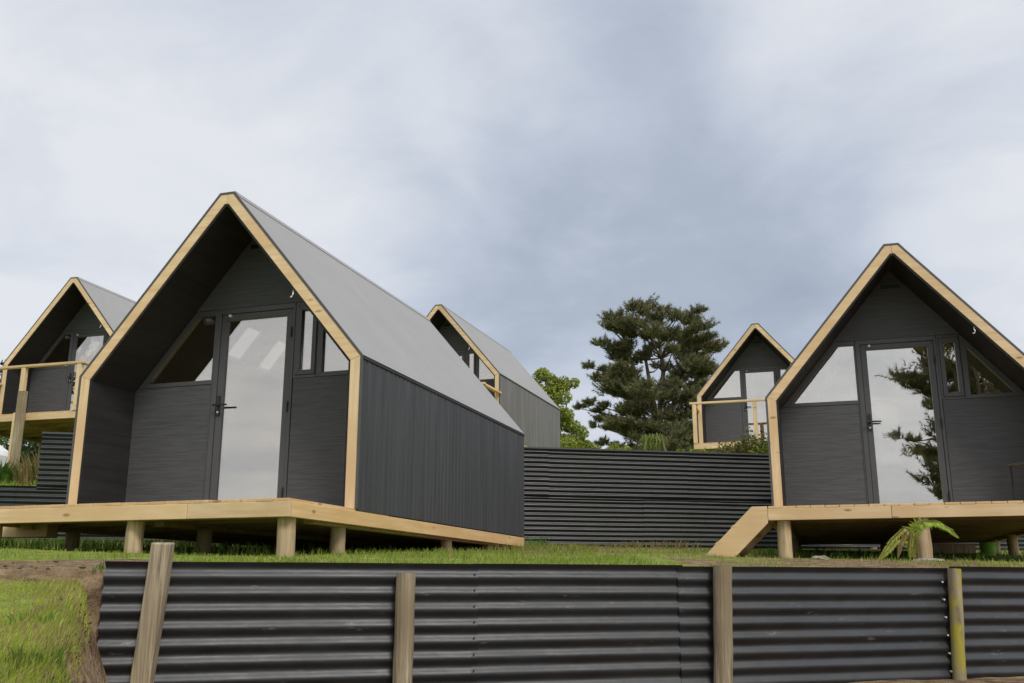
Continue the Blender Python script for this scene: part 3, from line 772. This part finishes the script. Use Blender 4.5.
# upper terrace and foot-of-wall grass
mb = MB(); cols = []
for i in range(16000):
    x = rnd.uniform(-9, 9.5); b = y2(x); y = b + .06 + rnd.random()**2*6
    h = rnd.uniform(.05,.16); an = rnd.uniform(0,6.28)
    if x < STEP_X: h *= 1.4
    blade(mb, cols, (x,y,gz(x,y)-.01), h, .012, math.cos(an), math.sin(an), h*.5, gcol('mid',.3))
tag(mb.build('grass', M['blade'], colors=cols), 'rough grass along the top of the upper retaining wall', 'grass', kind='stuff')

def leafquad(mb, cols, c, n, up, l, w, col):
    n = n.normalized(); t = up - n*up.dot(n)
    if t.length < 1e-4: t = Vector((1,0,0))
    t.normalize(); s = n.cross(t)
    b = len(mb.v)
    mb.v += [tuple(c - t*l*.5), tuple(c + s*w*.5), tuple(c + t*l*.5), tuple(c - s*w*.5)]
    mb.f.append((b,b+1,b+2,b+3)); cols += [col]*4
def rv(rr): 
    while True:
        v = Vector((rr.uniform(-1,1),rr.uniform(-1,1),rr.uniform(-1,1)))
        if 0 < v.length < 1: return v
def leafy(mb, cols, c, rad, n, l, w, pal, rr, flat=1.0):
    for i in range(n):
        v = rv(rr); v = v.normalized()*(v.length**.5)
        p_ = Vector(c) + Vector((v.x*rad[0], v.y*rad[1], v.z*rad[2]))
        a, b = pal; t = rr.random()
        col = tuple(a[k]+(b[k]-a[k])*t for k in range(3))
        leafquad(mb, cols, p_, rv(rr)+Vector((0,0,.5*flat)), rv(rr), l*rr.uniform(.7,1.3), w*rr.uniform(.7,1.3), col)

def pine(name, loc, scale, seed, clumps, label, cat='pine tree', rz=0, H=10.6):
    """clumps: (x,z,size) in metres, local; depth is drawn at random inside a round crown"""
    rr = random.Random(seed); root = empty(name, loc, rz); root.scale = (scale,)*3
    tr = MB(); nd = MB(); cols = []
    tr.tube([(0,0,-.4),(.05,0,1.5),(-.05,.05,3.2),(.0,.0,4.6)], [.34,.27,.22,.17], 10)
    forks = [((0,0,4.4),(-.9,.3,6.6),(-1.5,.2,8.6),(-1.7,.1,9.6)), ((0,0,4.5),(.25,-.3,6.8),(.1,-.2,8.8),(.2,0,10.0)), ((0,0,3.6),(1.1,.4,6.2),(1.7,.3,8.3),(1.9,.2,9.2)), ((0,0,4.2),(-.2,1.0,6.4),(-.4,1.4,8.4))]
    spine = [Vector((0,0,z)) for z in (1.2,1.8,2.4,3.0,3.6,4.2)]
    for fk in forks:
        n = len(fk); tr.tube(fk, [.13,.10,.06,.03][:n], 8)
        for i in range(n-1):
            for t in (0,.33,.66): spine.append(Vector(fk[i]).lerp(Vector(fk[i+1]), t))
    pts = []
    for (x,z,s) in clumps:
        Rm = max(.6, math.sqrt(max(.1, 3.6**2 - x*x)))*.75
        for q in range(2 if abs(x) < 2.3 else 1):
            y = rr.uniform(-Rm, Rm) if q == 0 else -rr.uniform(.2,1)*Rm
            pts.append((x+rr.uniform(-.12,.12), y, z+rr.uniform(-.1,.1), s*rr.uniform(.85,1.15)))
    for (x,y,z,s) in list(pts):
        if abs(x) > 1.6: pts.append((x*.78, y*.85, z-.12, s*.85))
    for (x,y,z,s) in pts:
        c = Vector((x,y,z))
        best = min(spine, key=lambda p_: (p_-c).length + max(0, p_.z-(c.z-.5))*1.5)
        mid = best.lerp(c, .55) + Vector((rr.uniform(-.12,.12),rr.uniform(-.12,.12),-.05+rr.uniform(-.1,.1)))
        tr.tube([best, mid, c], [.055,.035,.014], 5, cap=False)
        out = (c-Vector((0,0,c.z))); out = out.normalized() if out.length > .1 else Vector((1,0,0))
        dark = rr.uniform(.8,1.2)
        for i in range(int(29*s/.45)+4):             # needle-clad shoots, ends turned up
            a0 = rr.uniform(0, 6.283); hd = Vector((math.cos(a0), math.sin(a0), 0))
            v = rv(rr); p0 = c + Vector((v.x*s*.9, v.y*s*.9, v.z*s*.40)) - out*(s*.6*rr.random())
            dr_ = (hd + out*.55 + Vector((0,0,rr.uniform(.05,.85)))).normalized(); sl = s*rr.uniform(.45,1.1)
            k = dark*rr.uniform(.7,1.3); base = (.185*k,.185*k,.085*k)
            for q in range(5):
                t = .2+.2*q; tp = p0 + dr_*sl*t + Vector((0,0,.22*sl*t*t)); ax = (dr_ + Vector((0,0,.35))).normalized()
                col = base if rr.random() > .07 else (.14,.10,.06)
                for j in range(8):
                    d = (ax*.8 + rv(rr)*.95).normalized(); sd = d.cross(rv(rr)).normalized()*.015; ln = rr.uniform(.13,.24)
                    b = len(nd.v); nd.v += [tuple(tp-sd), tuple(tp+sd), tuple(tp+d*ln)]; nd.f.append((b,b+1,b+2)); cols += [col]*3
    tr.build('trunk', M['bark'], root, smooth=True); nd.build('crown', M['needle'], root, colors=cols)
    tag(root, label, cat); return root
Z0 = [(300,50,.5),(385,55,.5),(455,75,.42),(165,90,.42),(232,85,.42),(530,85,.36),(600,105,.33),(655,185,.27),(140,140,.45),(105,212,.38),(60,278,.33),(125,300,.42),(90,325,.28),
      (60,430,.33),(120,462,.42),(25,452,.26),(195,482,.42),(250,130,.5),(330,115,.5),(420,115,.5),(300,170,.45),(395,175,.5),(480,155,.45),(540,150,.42),(585,165,.3),(560,205,.42),(615,215,.36),
      (600,260,.33),(575,315,.45),(500,205,.45),(465,262,.45),(520,305,.45),(225,205,.42),(180,235,.42),(245,325,.42),(200,352,.5),(285,385,.5),(420,320,.38),(460,345,.42),(150,370,.5),(240,420,.5),
      (300,445,.5),(380,430,.5),(455,415,.5),(485,480,.5),(350,505,.5),(280,540,.5),(205,545,.42),(430,560,.5),(465,610,.5),(255,610,.42),(150,530,.36),(345,590,.5),(505,560,.5),(510,420,.5),(540,370,.42),
      (330,560,.5),(410,600,.5),(220,570,.4),(520,610,.5),(350,650,.5),(240,650,.4),(440,660,.5),(180,640,.3),(180,300,.42),(160,330,.42),(290,240,.3),(400,240,.33),(340,200,.4),(200,150,.42),(530,500,.45),(420,500,.5),(380,640,.5),(300,640,.45),(500,640,.5),(120,580,.28),(90,520,.28),(220,480,.4),(550,440,.4),(400,380,.42)]
PX = 45/982
zgp = gz(6.3,45)
clumps = []
for (zx,zy,s) in Z0:
    u = 570+zx/4.267; v_ = 290+zy/4.267
    zw = 45*math.tan(R(14.047)+math.atan((341.5-v_)/982.4)); xw = (u-655)*PX*1.0
    clumps.append((xw, zw-zgp-.72, s*.95))
pine('pine_tree', (45*(655-512)/982+.24,45,zgp), 1, 11, clumps, 'big dark green pine tree standing behind the retaining wall beside the small distant cabin')
# the pine behind the viewer whose branches show in the right cabin's door
rc = [(-.9,8.3,.55),(-1.1,6.0,.5),(-.6,5.0,.55),(-.8,7.6,.55),(-.5,6.5,.6),(-1.3,8.9,.45),(-1.0,4.6,.5),(-.4,9.8,.5),(-.2,7.8,.6),(-2.5,5.7,.42),(-1.9,5.5,.5),(-1.4,5.3,.5),(-2.8,6.1,.25),(-1.2,6.6,.5),(-.9,7.0,.5),(-1.9,8.0,.5),(-1.2,7.6,.55),(-2.3,8.5,.3),(-1.5,9.6,.5),(-.9,9.2,.55),(-1.9,9.9,.3),(-.4,8.4,.6),(.2,9.4,.6),(.8,8.2,.6),(.1,10.4,.55),(1.2,9.4,.55),(-.3,7.0,.6),(.5,6.4,.6),(1.4,7.2,.6),(.9,5.3,.6),(-.5,5.9,.5),(2.1,6.2,.5),(2.3,8.0,.5),(-1.1,4.3,.5),(-1.6,4.0,.4),(1.8,4.6,.5),(.2,4.4,.5),(2.9,7.0,.4),(0,11.2,.4),(.9,10.4,.4)]
pine('pine_tree', (1.75,-13.2,-.5), .92, 12, rc, 'pine tree mirrored in the glass door of the right cabin')

def broad(name, loc, h, crown, pal, label, seed, l=.09, w=.055, n=700, cat='tree', trunk=True):
    rr = random.Random(seed); root = empty(name, loc); mb = MB(); cols = []; tr = MB()
    tr.tube([(0,0,-.3),(.05,0,h*.25),(0,.05,h*.5)], [.05*h**.6,.04*h**.6,.025*h**.6], 8)
    for (x,y,z,s) in crown:
        tr.tube([(0,.02,h*.38),(x*.5,y*.5,(z+h*.3)/2),(x,y,z)], [.02*h**.6,.014*h**.6,.004*h**.6], 6, cap=False)
        for k in range(5):
            v = rv(rr); leafy(mb, cols, (x+v.x*s*.7,y+v.y*s*.7,z+v.z*s*.7), (s*.55,s*.55,s*.45), int(n*s*s/5)+10, l, w, pal, rr)
    tr.build('trunk', M['bark'], root, smooth=True); mb.build('crown', M['leaf'], root, colors=cols); tag(root, label, cat); return root
LIME = ((.10,.16,.02),(.24,.30,.045)); DARK = ((.02,.04,.012),(.06,.09,.025)); MID = ((.05,.09,.018),(.13,.17,.04))
# pale green tree behind the hidden cabin: centre near x=1.9 at 32 m
cr = [(-.2,0,4.1,.45),(.25,.2,4.0,.4),(-.6,-.2,3.8,.4),(.6,.1,3.9,.32),(0,0,3.4,.55),(-.5,.3,3.1,.6),(.35,-.3,2.9,.5),(.1,.3,2.4,.65),(.7,0,2.2,.55),(-.4,-.3,2.2,.65),(1.1,.2,1.7,.5),(.4,-.3,1.6,.65),(-.2,.2,1.4,.7),(1.5,0,1.2,.42),(.9,-.2,1.0,.55),(1.95,.1,1.75,.28),(2.15,0,1.6,.28),(2.4,.1,1.75,.2),(1.9,0,1.55,.45),(2.3,0,1.45,.36),(-1,0,2.8,.5),(-1,0,1.6,.6)]
broad('leafy_tree', (1.35,32,gz(1.35,32)), 4.4, cr, ((.19,.25,.03),(.40,.43,.085)), 'bright lime green leafy tree behind the far end of the half hidden cabin', 31, l=.085, w=.055, n=6500)
# trees off the left edge, mirrored in the far-left cabin door
def ball(R_, H, rr, k=26): 
    out = []
    for i in range(k):
        v = rv(rr); out.append((v.x*R_, v.y*R_, H*.62+v.z*H*.36, rr.uniform(.28,.45)*R_*.8))
    return out
broad('broadleaf_tree', (-20.2,15.0,gz(-20.2,15)), 6.2, ball(1.9,6.2,random.Random(3)), DARK, 'dark broadleaf tree standing outside the left edge of the picture', 33, l=.16, w=.1, n=260)
broad('broadleaf_tree', (-18.0,32,gz(-18,32)), 5.6, ball(2.1,5.4,random.Random(8)), DARK, 'dark green tree peeking out at the left edge beside the far-left roof', 34, l=.16, w=.1, n=260)
for i, (x, y, s, pal, lab) in enumerate(((-11.3,25.2,1.25,DARK,'dark bush in the shade below the far-left deck, nearest the white car'),(-9.6,25.6,1.3,DARK,'dark bush in the shade below the far-left deck, behind the steel wall corner'),
        (-12.9,27.0,1.4,MID,'mid green bush behind the white car under the far-left deck'))):
    rr = random.Random(60+i); mb = MB(); cols = []
    for k in range(9):
        v = rv(rr); leafy(mb, cols, (v.x*s*.9,v.y*s*.6,s*.65+v.z*s*.55), (s*.45,s*.45,s*.42), 620, .13, .08, pal, rr)
    bs_ = mb.build('bush', M['leaf'], loc=on(x,y), colors=cols); tag(bs_, lab, 'bush')
# shrubs in front of the small distant cabin
for i, (px, yy, hh, ww, pal, lab) in enumerate((
        (690,17.9,.26,.34,LIME,'low pale green shrub at the left front corner of the small distant deck'),
        (713,18.0,.24,.32,MID,'low shrub below the rim board of the small distant deck'),
        (737,17.8,.42,.36,((.10,.13,.03),(.22,.17,.07)),'straggly reddish green shrub reaching above the small distant deck rim'),
        (752,17.7,.52,.34,((.09,.12,.03),(.20,.19,.06)),'tallest shrub between the small distant cabin and the right cabin roof edge'),
        (765,17.6,.34,.34,LIME,'light green shrub tight against the edge board of the right cabin'))):
    rr = random.Random(80+i); mb = MB(); cols = []; x = (px-512)/982*yy*1.0
    for k in range(12):
        bx, by = rr.uniform(-ww,ww), rr.uniform(-.25,.25); h_ = hh*rr.uniform(.6,1.15)
        mb.tube([(bx*.5,by*.5,0),(bx,by,h_)], [.008,.004], 4); cols += [(.16,.11,.05)]*8
        leafy(mb, cols, (bx,by,h_*.85), (.12,.12,h_*.3), 34, .065, .04, pal, rr)
    o = mb.build('shrub', M['leaf'], loc=on(x,yy), colors=cols); tag(o, lab, 'shrub', 'shrubs along the top of the upper wall')
# drooping young tree in front of the pine
rr = random.Random(91); yy = 19.0; x = (664-512)/982*yy
root = empty('young_tree', on(x,yy)); tag(root, 'young bent tree with drooping pale leaves in front of the pine trunk', 'tree')
tr = MB(); tr.tube([(.12,0,-.2),(.05,0,.3),(-.04,0,.55),(-.22,0,.63),(-.36,0,.58)], [.045,.04,.03,.02,.01], 8); tr.tube([(.06,0,.25),(.2,.02,.12),(.3,.02,-.05)], [.018,.012,.006], 6); tr.build('trunk', M['bark'], root, smooth=True)
mb = MB(); cols = []
for k in range(150):
    t = rr.random(); p0 = Vector((.06-.46*t, rr.uniform(-.10,.10), .60+.06*math.sin(3*t)+rr.uniform(-.08,.06))); b = len(mb.v); dx = rr.uniform(-.12,.06); l_ = rr.uniform(.15,.34)
    c_ = (.18+.12*rr.random(), .24+.08*rr.random(), .07); a = rr.uniform(0,3.1); sx, sy = .012*math.cos(a), .012*math.sin(a)
    mb.v += [(p0.x-sx,p0.y-sy,p0.z),(p0.x+sx,p0.y+sy,p0.z),(p0.x+dx,p0.y+rr.uniform(-.08,.08),p0.z-l_)]; mb.f.append((b,b+1,b+2)); cols += [c_]*3
mb.build('crown', M['leaf'], root, colors=cols)

# tall dry grass clump and green weeds below the far-left deck
def clump(name, loc, n, h, spread, colf, label, cat, w=.014):
    rr = random.Random(int(h*1000)+n); mb = MB(); cols = []
    for i in range(n):
        a = rr.uniform(0,6.28); d = rr.random()**.6*spread; x, y = d*math.cos(a), d*math.sin(a)*.6
        hh = h*rr.uniform(.5,1.05); l_ = hh*rr.uniform(.1,.6); a2 = a+rr.uniform(-.7,.7); s = rr.uniform(0,3.1); sx, sy = w/2*math.cos(s), w/2*math.sin(s); b = len(mb.v)
        ex, ey = x+l_*math.cos(a2), y+l_*math.sin(a2); mx, my = x+(ex-x)*.3, y+(ey-y)*.3
        mb.v += [(x-sx,y-sy,0),(x+sx,y+sy,0),(mx+sx,my+sy,hh*.65),(mx-sx,my-sy,hh*.65),(ex,ey,hh)]; mb.f += [(b,b+1,b+2,b+3),(b+3,b+2,b+4)]; cols += [colf(rr)]*5
    tag(mb.build(name, M['blade'], loc=loc, colors=cols), label, cat)
dryc = lambda q: (.22+.16*q.random(), .16+.12*q.random(), .07+.05*q.random()) if q.random() < .75 else (.10,.13,.03)
grn = lambda q: (.06+.08*q.random(), .15+.10*q.random(), .02+.02*q.random())
clump('dry_grass', on(-7.75,16.2,-.05), 230, .62, .42, dryc, 'tall tawny dry grass clump beside the weathered post at the far left', 'grass clump', .02)
clump('weed', on(-8.55,16.3,-.05), 300, .42, .30, grn, 'fresh green weeds at the extreme left edge below the deck post', 'weeds', .03)
clump('weed', on(.35,15.2,-.02), 70, .22, .2, grn, 'small green weed at the rear right corner of the large left cabin', 'weeds', .012)
clump('dry_grass', on(2.3,15.4,-.02), 160, .18, .6, dryc, 'flattened dry grass along the foot of the upper steel wall', 'grass clump', .012)
for i, (x, y, n, h) in enumerate(((-1.40,3.02,60,.07),(-1.66,3.60,45,.06),(-1.22,2.66,60,.075))):
    clump('grass_tuft', on(x,y,-.01), n, h, .11, (lambda q: (.10+.14*q.random(), .20+.16*q.random(), .02+.03*q.random())),
          ('long dark grass tuft hanging over the bank edge in the left corner','longer green grass tuft on the bank just below the soil edge','broad bladed grass tuft at the bottom of the bank near the picture edge')[i], 'grass tuft', .0055)
clump('straw_debris', on(1.2,14.6,-.01), 260, .10, .9, dryc, 'pale straw and dry leaf litter on the soil below the upper wall', 'litter', .012)

# fern against the pile of the right cabin
p = cab_pt('C', -.25, -1.46, 0); fx, fy = p.x, p.y
root = empty('fern', on(fx,fy)); root.rotation_euler.z = cabs['C'].rotation_euler.z; root.scale = (.84,.9,.90); tag(root, 'yellow green fern arching over a pile below the right cabin deck', 'fern')
def frond(pts, wid, col, seed):
    rr = random.Random(seed); mb = MB(); cols = []
    P_ = [Vector(q) for q in pts]; n = 74
    def at(t):
        f = t*(len(P_)-1); i = min(int(f), len(P_)-2); return P_[i].lerp(P_[i+1], f-i)
    mb.tube([at(k/12) for k in range(13)], [.006*(1-.8*k/12) for k in range(13)], 5); cols += [(.16,.12,.04)]*len(mb.v)
    for k in range(3, n):
        t = k/n; c = at(t); d = (at(min(1,t+.03))-at(max(0,t-.03))).normalized(); sd = d.cross(Vector((0,-1,.45))).normalized()
        l_ = .78*wid*math.sin(math.pi*min(1,.12+t*.88))**.7
        for s in (-1,1):
            tip = c + (sd*s*.9 + d*.55 + Vector((rr.uniform(-.15,.15),rr.uniform(-.25,.1),-.75))).normalized()*l_*rr.uniform(.8,1.1)
            m_ = c.lerp(tip,.45); w_ = d*.0075; b = len(mb.v)
            mb.v += [tuple(c),tuple(m_+w_),tuple(tip),tuple(m_-w_)]; mb.f.append((b,b+1,b+2,b+3))
            k_ = rr.uniform(.75,1.25); cols += [tuple(q*k_ for q in col)]*4
    mb.build('frond', M['leaf'], root, colors=cols)
GRN = (.30,.40,.05); YEL = (.36,.38,.07); BRN = (.30,.22,.07)
frond([(.05,0,0),(.02,-.02,.22),(.12,-.06,.38),(.30,-.08,.40),(.44,-.09,.32),(.53,-.09,.22)], .11, GRN, 1)
frond([(.04,.02,0),(.06,-.04,.25),(.18,-.08,.40),(.33,-.10,.385),(.42,-.12,.30)], .10, GRN, 2)
frond([(.10,0,.30),(-.02,-.04,.34),(-.16,-.06,.22),(-.27,-.07,.08),(-.33,-.07,.0)], .085, YEL, 3)
frond([(.12,0,.33),(.0,-.04,.30),(-.08,-.06,.16),(-.12,-.06,.02)], .07, BRN, 4)
frond([(.14,0,.33),(.06,-.05,.28),(.03,-.07,.14),(.05,-.07,.0)], .05, BRN, 5)
frond([(.06,0,.2),(-.10,-.05,.22),(-.22,-.08,.10),(-.32,-.09,.01)], .07, YEL, 6)

# ------------------------------------------------------------------ white car at the far left, mostly outside the frame
def car(loc, rz):
    root = empty('car', loc, rz); tag(root, 'white car parked on the upper level at the left edge, only its rear corner showing', 'car')
    side = [(-2.0,.30),(-2.05,.62),(-1.95,.86),(-1.05,.98),(-.45,1.42),(.9,1.45),(1.55,1.22),(1.9,.98),(2.02,.85),(2.05,.45),(2.0,.28)]
    half = .86; vs = []; n = len(side)
    for k, (yo, ins) in enumerate(((-half,.0),(-half*.55,0),(half*.55,0),(half,0))):
        for (x,z) in side:
            t = max(0, (z-.9)/.55); vs.append((x*(1-.01*(k in (0,3))), yo*(1-.2*t), z))
    fs = []
    for k in range(3):
        for i in range(n):
            j = (i+1)%n; fs.append((k*n+i,k*n+j,(k+1)*n+j,(k+1)*n+i))
    fs += [tuple(range(n))[::-1], tuple(range(3*n,4*n))]
    mb = MB().add(vs, fs); mb.build('body', M['white'], root, bevel=.05)
    for s in (-1,1):
        g = MB(); y = s*(half*.845)
        def sh(x,z): return (x, s*(half*(1-.2*max(0,(z-.9)/.55))+.006), z)
        for q in (((-.85,1.02),(.25,1.02),(.25,1.37),(-.42,1.37)), ((.33,1.02),(1.45,1.04),(1.28,1.26),(.85,1.37),(.33,1.37))):
            b = len(g.v); g.v += [sh(*t) for t in q] + [(sh(*t)[0], sh(*t)[1]-s*.01, t[1]) for t in q]; m_ = len(q)
            g.f += [tuple(range(b,b+m_)), tuple(range(b+2*m_-1,b+m_-1,-1))]
        g.build('side_window', M['black'], root)
        for x in (-1.25,1.3):
            w = MB().tube([(x,s*.70,.32),(x,s*.87,.32)], [.32,.32], 24).build('wheel', M['rubber'], root, smooth=False, bevel=.02)
            MB().tube([(x,s*.866,.32),(x,s*.878,.32)], [.2,.19], 20).build('rim', M['steel'], w)
        MB().box(2.0,2.05,min(s*.55,s*.80),max(s*.55,s*.80),.50,.62).build('tail_light', grain_mat('tail_lamp',(.3,.01,.01),(.35,.02,.02),rough=.2) if s == -1 else bpy.data.materials['tail_lamp'], root, bevel=.01)
car((-14.50,24.0,gz(-14.50,24)+.06), R(-10))

# ------------------------------------------------------------------ sky, sun, camera
PITCHC = R(14.047)
cam = bpy.data.cameras.new('camera'); co = bpy.data.objects.new('camera', cam); C.objects.link(co)
cam.sensor_width = 36; cam.lens = 982.36/1024*36; cam.clip_end = 5000; cam.clip_start = .05
co.rotation_euler = (R(90)+PITCHC, 0, 0); co.location = (0,0,0); S.camera = co
SUN_EL, SUN_AZ = R(48), math.atan2(.42,-.80)        # sun behind the viewer, to the right (azimuth from +y towards +x)
sd = Vector((math.sin(SUN_AZ)*math.cos(SUN_EL), math.cos(SUN_AZ)*math.cos(SUN_EL), math.sin(SUN_EL)))
sun = bpy.data.lights.new('sun', 'SUN'); sun.energy = 1.9; sun.angle = R(14); sun.color = (1,.95,.87)
so = bpy.data.objects.new('sun', sun); C.objects.link(so); so.rotation_euler = (-sd).to_track_quat('-Z','Y').to_euler(); so.location = sd*50

W = bpy.data.worlds.new('World'); S.world = W; W.use_nodes = True; nt = W.node_tree; nt.nodes.clear()
out = N(nt,'ShaderNodeOutputWorld'); bg = N(nt,'ShaderNodeBackground'); bg.inputs[1].default_value = .1; nt.links.new(bg.outputs[0], out.inputs[0])
sky = N(nt,'ShaderNodeTexSky', sky_type='NISHITA'); sky.sun_disc = False; sky.sun_elevation = SUN_EL; sky.sun_rotation = SUN_AZ; sky.air_density = 1.0; sky.dust_density = 1.5
tc = N(nt,'ShaderNodeTexCoord'); vn = N(nt,'ShaderNodeVectorMath', operation='NORMALIZE'); nt.links.new(tc.outputs['Generated'], vn.inputs[0])
sx = N(nt,'ShaderNodeSeparateXYZ'); nt.links.new(vn.outputs[0], sx.inputs[0])
def math_(op, a, b=None, clamp=False):
    n = N(nt,'ShaderNodeMath', operation=op); n.use_clamp = clamp
    for i, v in enumerate((a,b)):
        if v is None: continue
        if isinstance(v,(int,float)): n.inputs[i].default_value = v
        else: nt.links.new(v, n.inputs[i])
    return n.outputs[0]
zz = math_('ADD', math_('MAXIMUM', sx.outputs['Z'], 0), .22)
cx = N(nt,'ShaderNodeCombineXYZ'); nt.links.new(math_('DIVIDE', sx.outputs['X'], zz), cx.inputs[0]); nt.links.new(math_('DIVIDE', sx.outputs['Y'], zz), cx.inputs[1])
def cn(scale, det, ro, off=(0,0,0), dist=.0):
    mp = N(nt,'ShaderNodeMapping'); mp.inputs['Location'].default_value = off; nt.links.new(cx.outputs[0], mp.inputs['Vector'])
    n = N(nt,'ShaderNodeTexNoise'); n.inputs['Scale'].default_value = scale; n.inputs['Detail'].default_value = det; n.inputs['Roughness'].default_value = ro; n.inputs['Distortion'].default_value = dist
    nt.links.new(mp.outputs[0], n.inputs['Vector']); return n.outputs['Fac']
n1 = cn(.9, 5, .5, (3.1,1.7,0), .35); n2 = cn(2.1, 7, .55, (7,2,1), .8); n3 = cn(5.2, 8, .6, (1,5,3), .5)
def pdir(u, v):
    x = (u-512)/982.4; y = (341.5-v)/982.4
    return Vector((x, math.cos(PITCHC)-y*math.sin(PITCHC), math.sin(PITCHC)+y*math.cos(PITCHC))).normalized()
val = math_('ADD', math_('MULTIPLY', math_('SUBTRACT', n1, .5), .30), math_('ADD', math_('MULTIPLY', math_('SUBTRACT', n2, .5), .78), math_('MULTIPLY', math_('SUBTRACT', n3, .5), .36)))
def lobe(u, v, rad, amp, d=None):
    global val
    d = d or pdir(u, v); dt = N(nt,'ShaderNodeVectorMath', operation='DOT_PRODUCT'); nt.links.new(vn.outputs[0], dt.inputs[0]); dt.inputs[1].default_value = d
    mr = N(nt,'ShaderNodeMapRange', interpolation_type='SMOOTHERSTEP'); nt.links.new(dt.outputs['Value'], mr.inputs[0]); mr.inputs[1].default_value = math.cos(R(rad)); mr.inputs[2].default_value = 1; mr.inputs[3].default_value = 0; mr.inputs[4].default_value = amp
    val = math_('ADD', val, mr.outputs[0])
# thicker and thinner parts of the cloud deck in view
lobe(170,130,25,.38); lobe(10,190,20,.10); lobe(930,60,15,.44); lobe(1010,310,11,.28); lobe(590,460,9,.30); lobe(560,370,9,.10)
lobe(680,245,20,-.19); lobe(880,200,12,-.16); lobe(540,120,10,.10); lobe(435,105,7,-.12); lobe(470,270,12,-.06)
lobe(0,0,48,.28,Vector((-.76,-.62,.20)).normalized()); lobe(0,0,45,-.14,Vector((-.2,-.96,.18)).normalized())  # unseen lobes behind the viewer, added to set the brightness of door reflections
cr = N(nt,'ShaderNodeValToRGB'); e = cr.color_ramp.elements
while len(e) < 5: e.new(.5)
for el, (p_, c_) in zip(e, ((.0,(.35,.405,.495)),(.32,(.43,.485,.585)),(.52,(.525,.58,.68)),(.74,(.66,.70,.775)),(1.0,(.79,.81,.85)))): el.position = p_; el.color = (*c_,1)
nt.links.new(math_('ADD', val, .49, True), cr.inputs[0])
# the cloud deck is brighter towards the sun, behind the viewer
ds = N(nt,'ShaderNodeVectorMath', operation='DOT_PRODUCT'); nt.links.new(vn.outputs[0], ds.inputs[0]); ds.inputs[1].default_value = sd
gl = N(nt,'ShaderNodeMapRange', interpolation_type='SMOOTHSTEP'); nt.links.new(ds.outputs['Value'], gl.inputs[0]); gl.inputs[1].default_value = .35; gl.inputs[2].default_value = 1.0; gl.inputs[3].default_value = 8.8; gl.inputs[4].default_value = 20.0
sc_ = N(nt,'ShaderNodeVectorMath', operation='SCALE'); nt.links.new(cr.outputs[0], sc_.inputs[0]); nt.links.new(gl.outputs[0], sc_.inputs['Scale'])
wt = N(nt,'ShaderNodeMapRange'); nt.links.new(ds.outputs['Value'], wt.inputs[0]); wt.inputs[1].default_value = .1; wt.inputs[2].default_value = .75
wc = N(nt,'ShaderNodeMix', data_type='RGBA'); nt.links.new(wt.outputs[0], wc.inputs[0]); wc.inputs[6].default_value = (1,1,1,1); wc.inputs[7].default_value = (1.03,.985,.915,1)
wm = N(nt,'ShaderNodeMix', data_type='RGBA', blend_type='MULTIPLY'); wm.inputs[0].default_value = 1; nt.links.new(sc_.outputs[0], wm.inputs[6]); nt.links.new(wc.outputs[2], wm.inputs[7])
mx = N(nt,'ShaderNodeMix', data_type='RGBA'); mx.inputs[0].default_value = .93; nt.links.new(sky.outputs[0], mx.inputs[6]); nt.links.new(wm.outputs[2], mx.inputs[7]); nt.links.new(mx.outputs[2], bg.inputs[0])

S.view_settings.view_transform = 'Standard'; S.view_settings.look = 'None'; S.view_settings.exposure = 0.22; S.view_settings.gamma = 1
S.cycles.max_bounces = 8; S.cycles.transparent_max_bounces = 16; S.cycles.glossy_bounces = 4
S.cycles.use_denoising = True
S.cycles.sample_clamp_indirect = 6
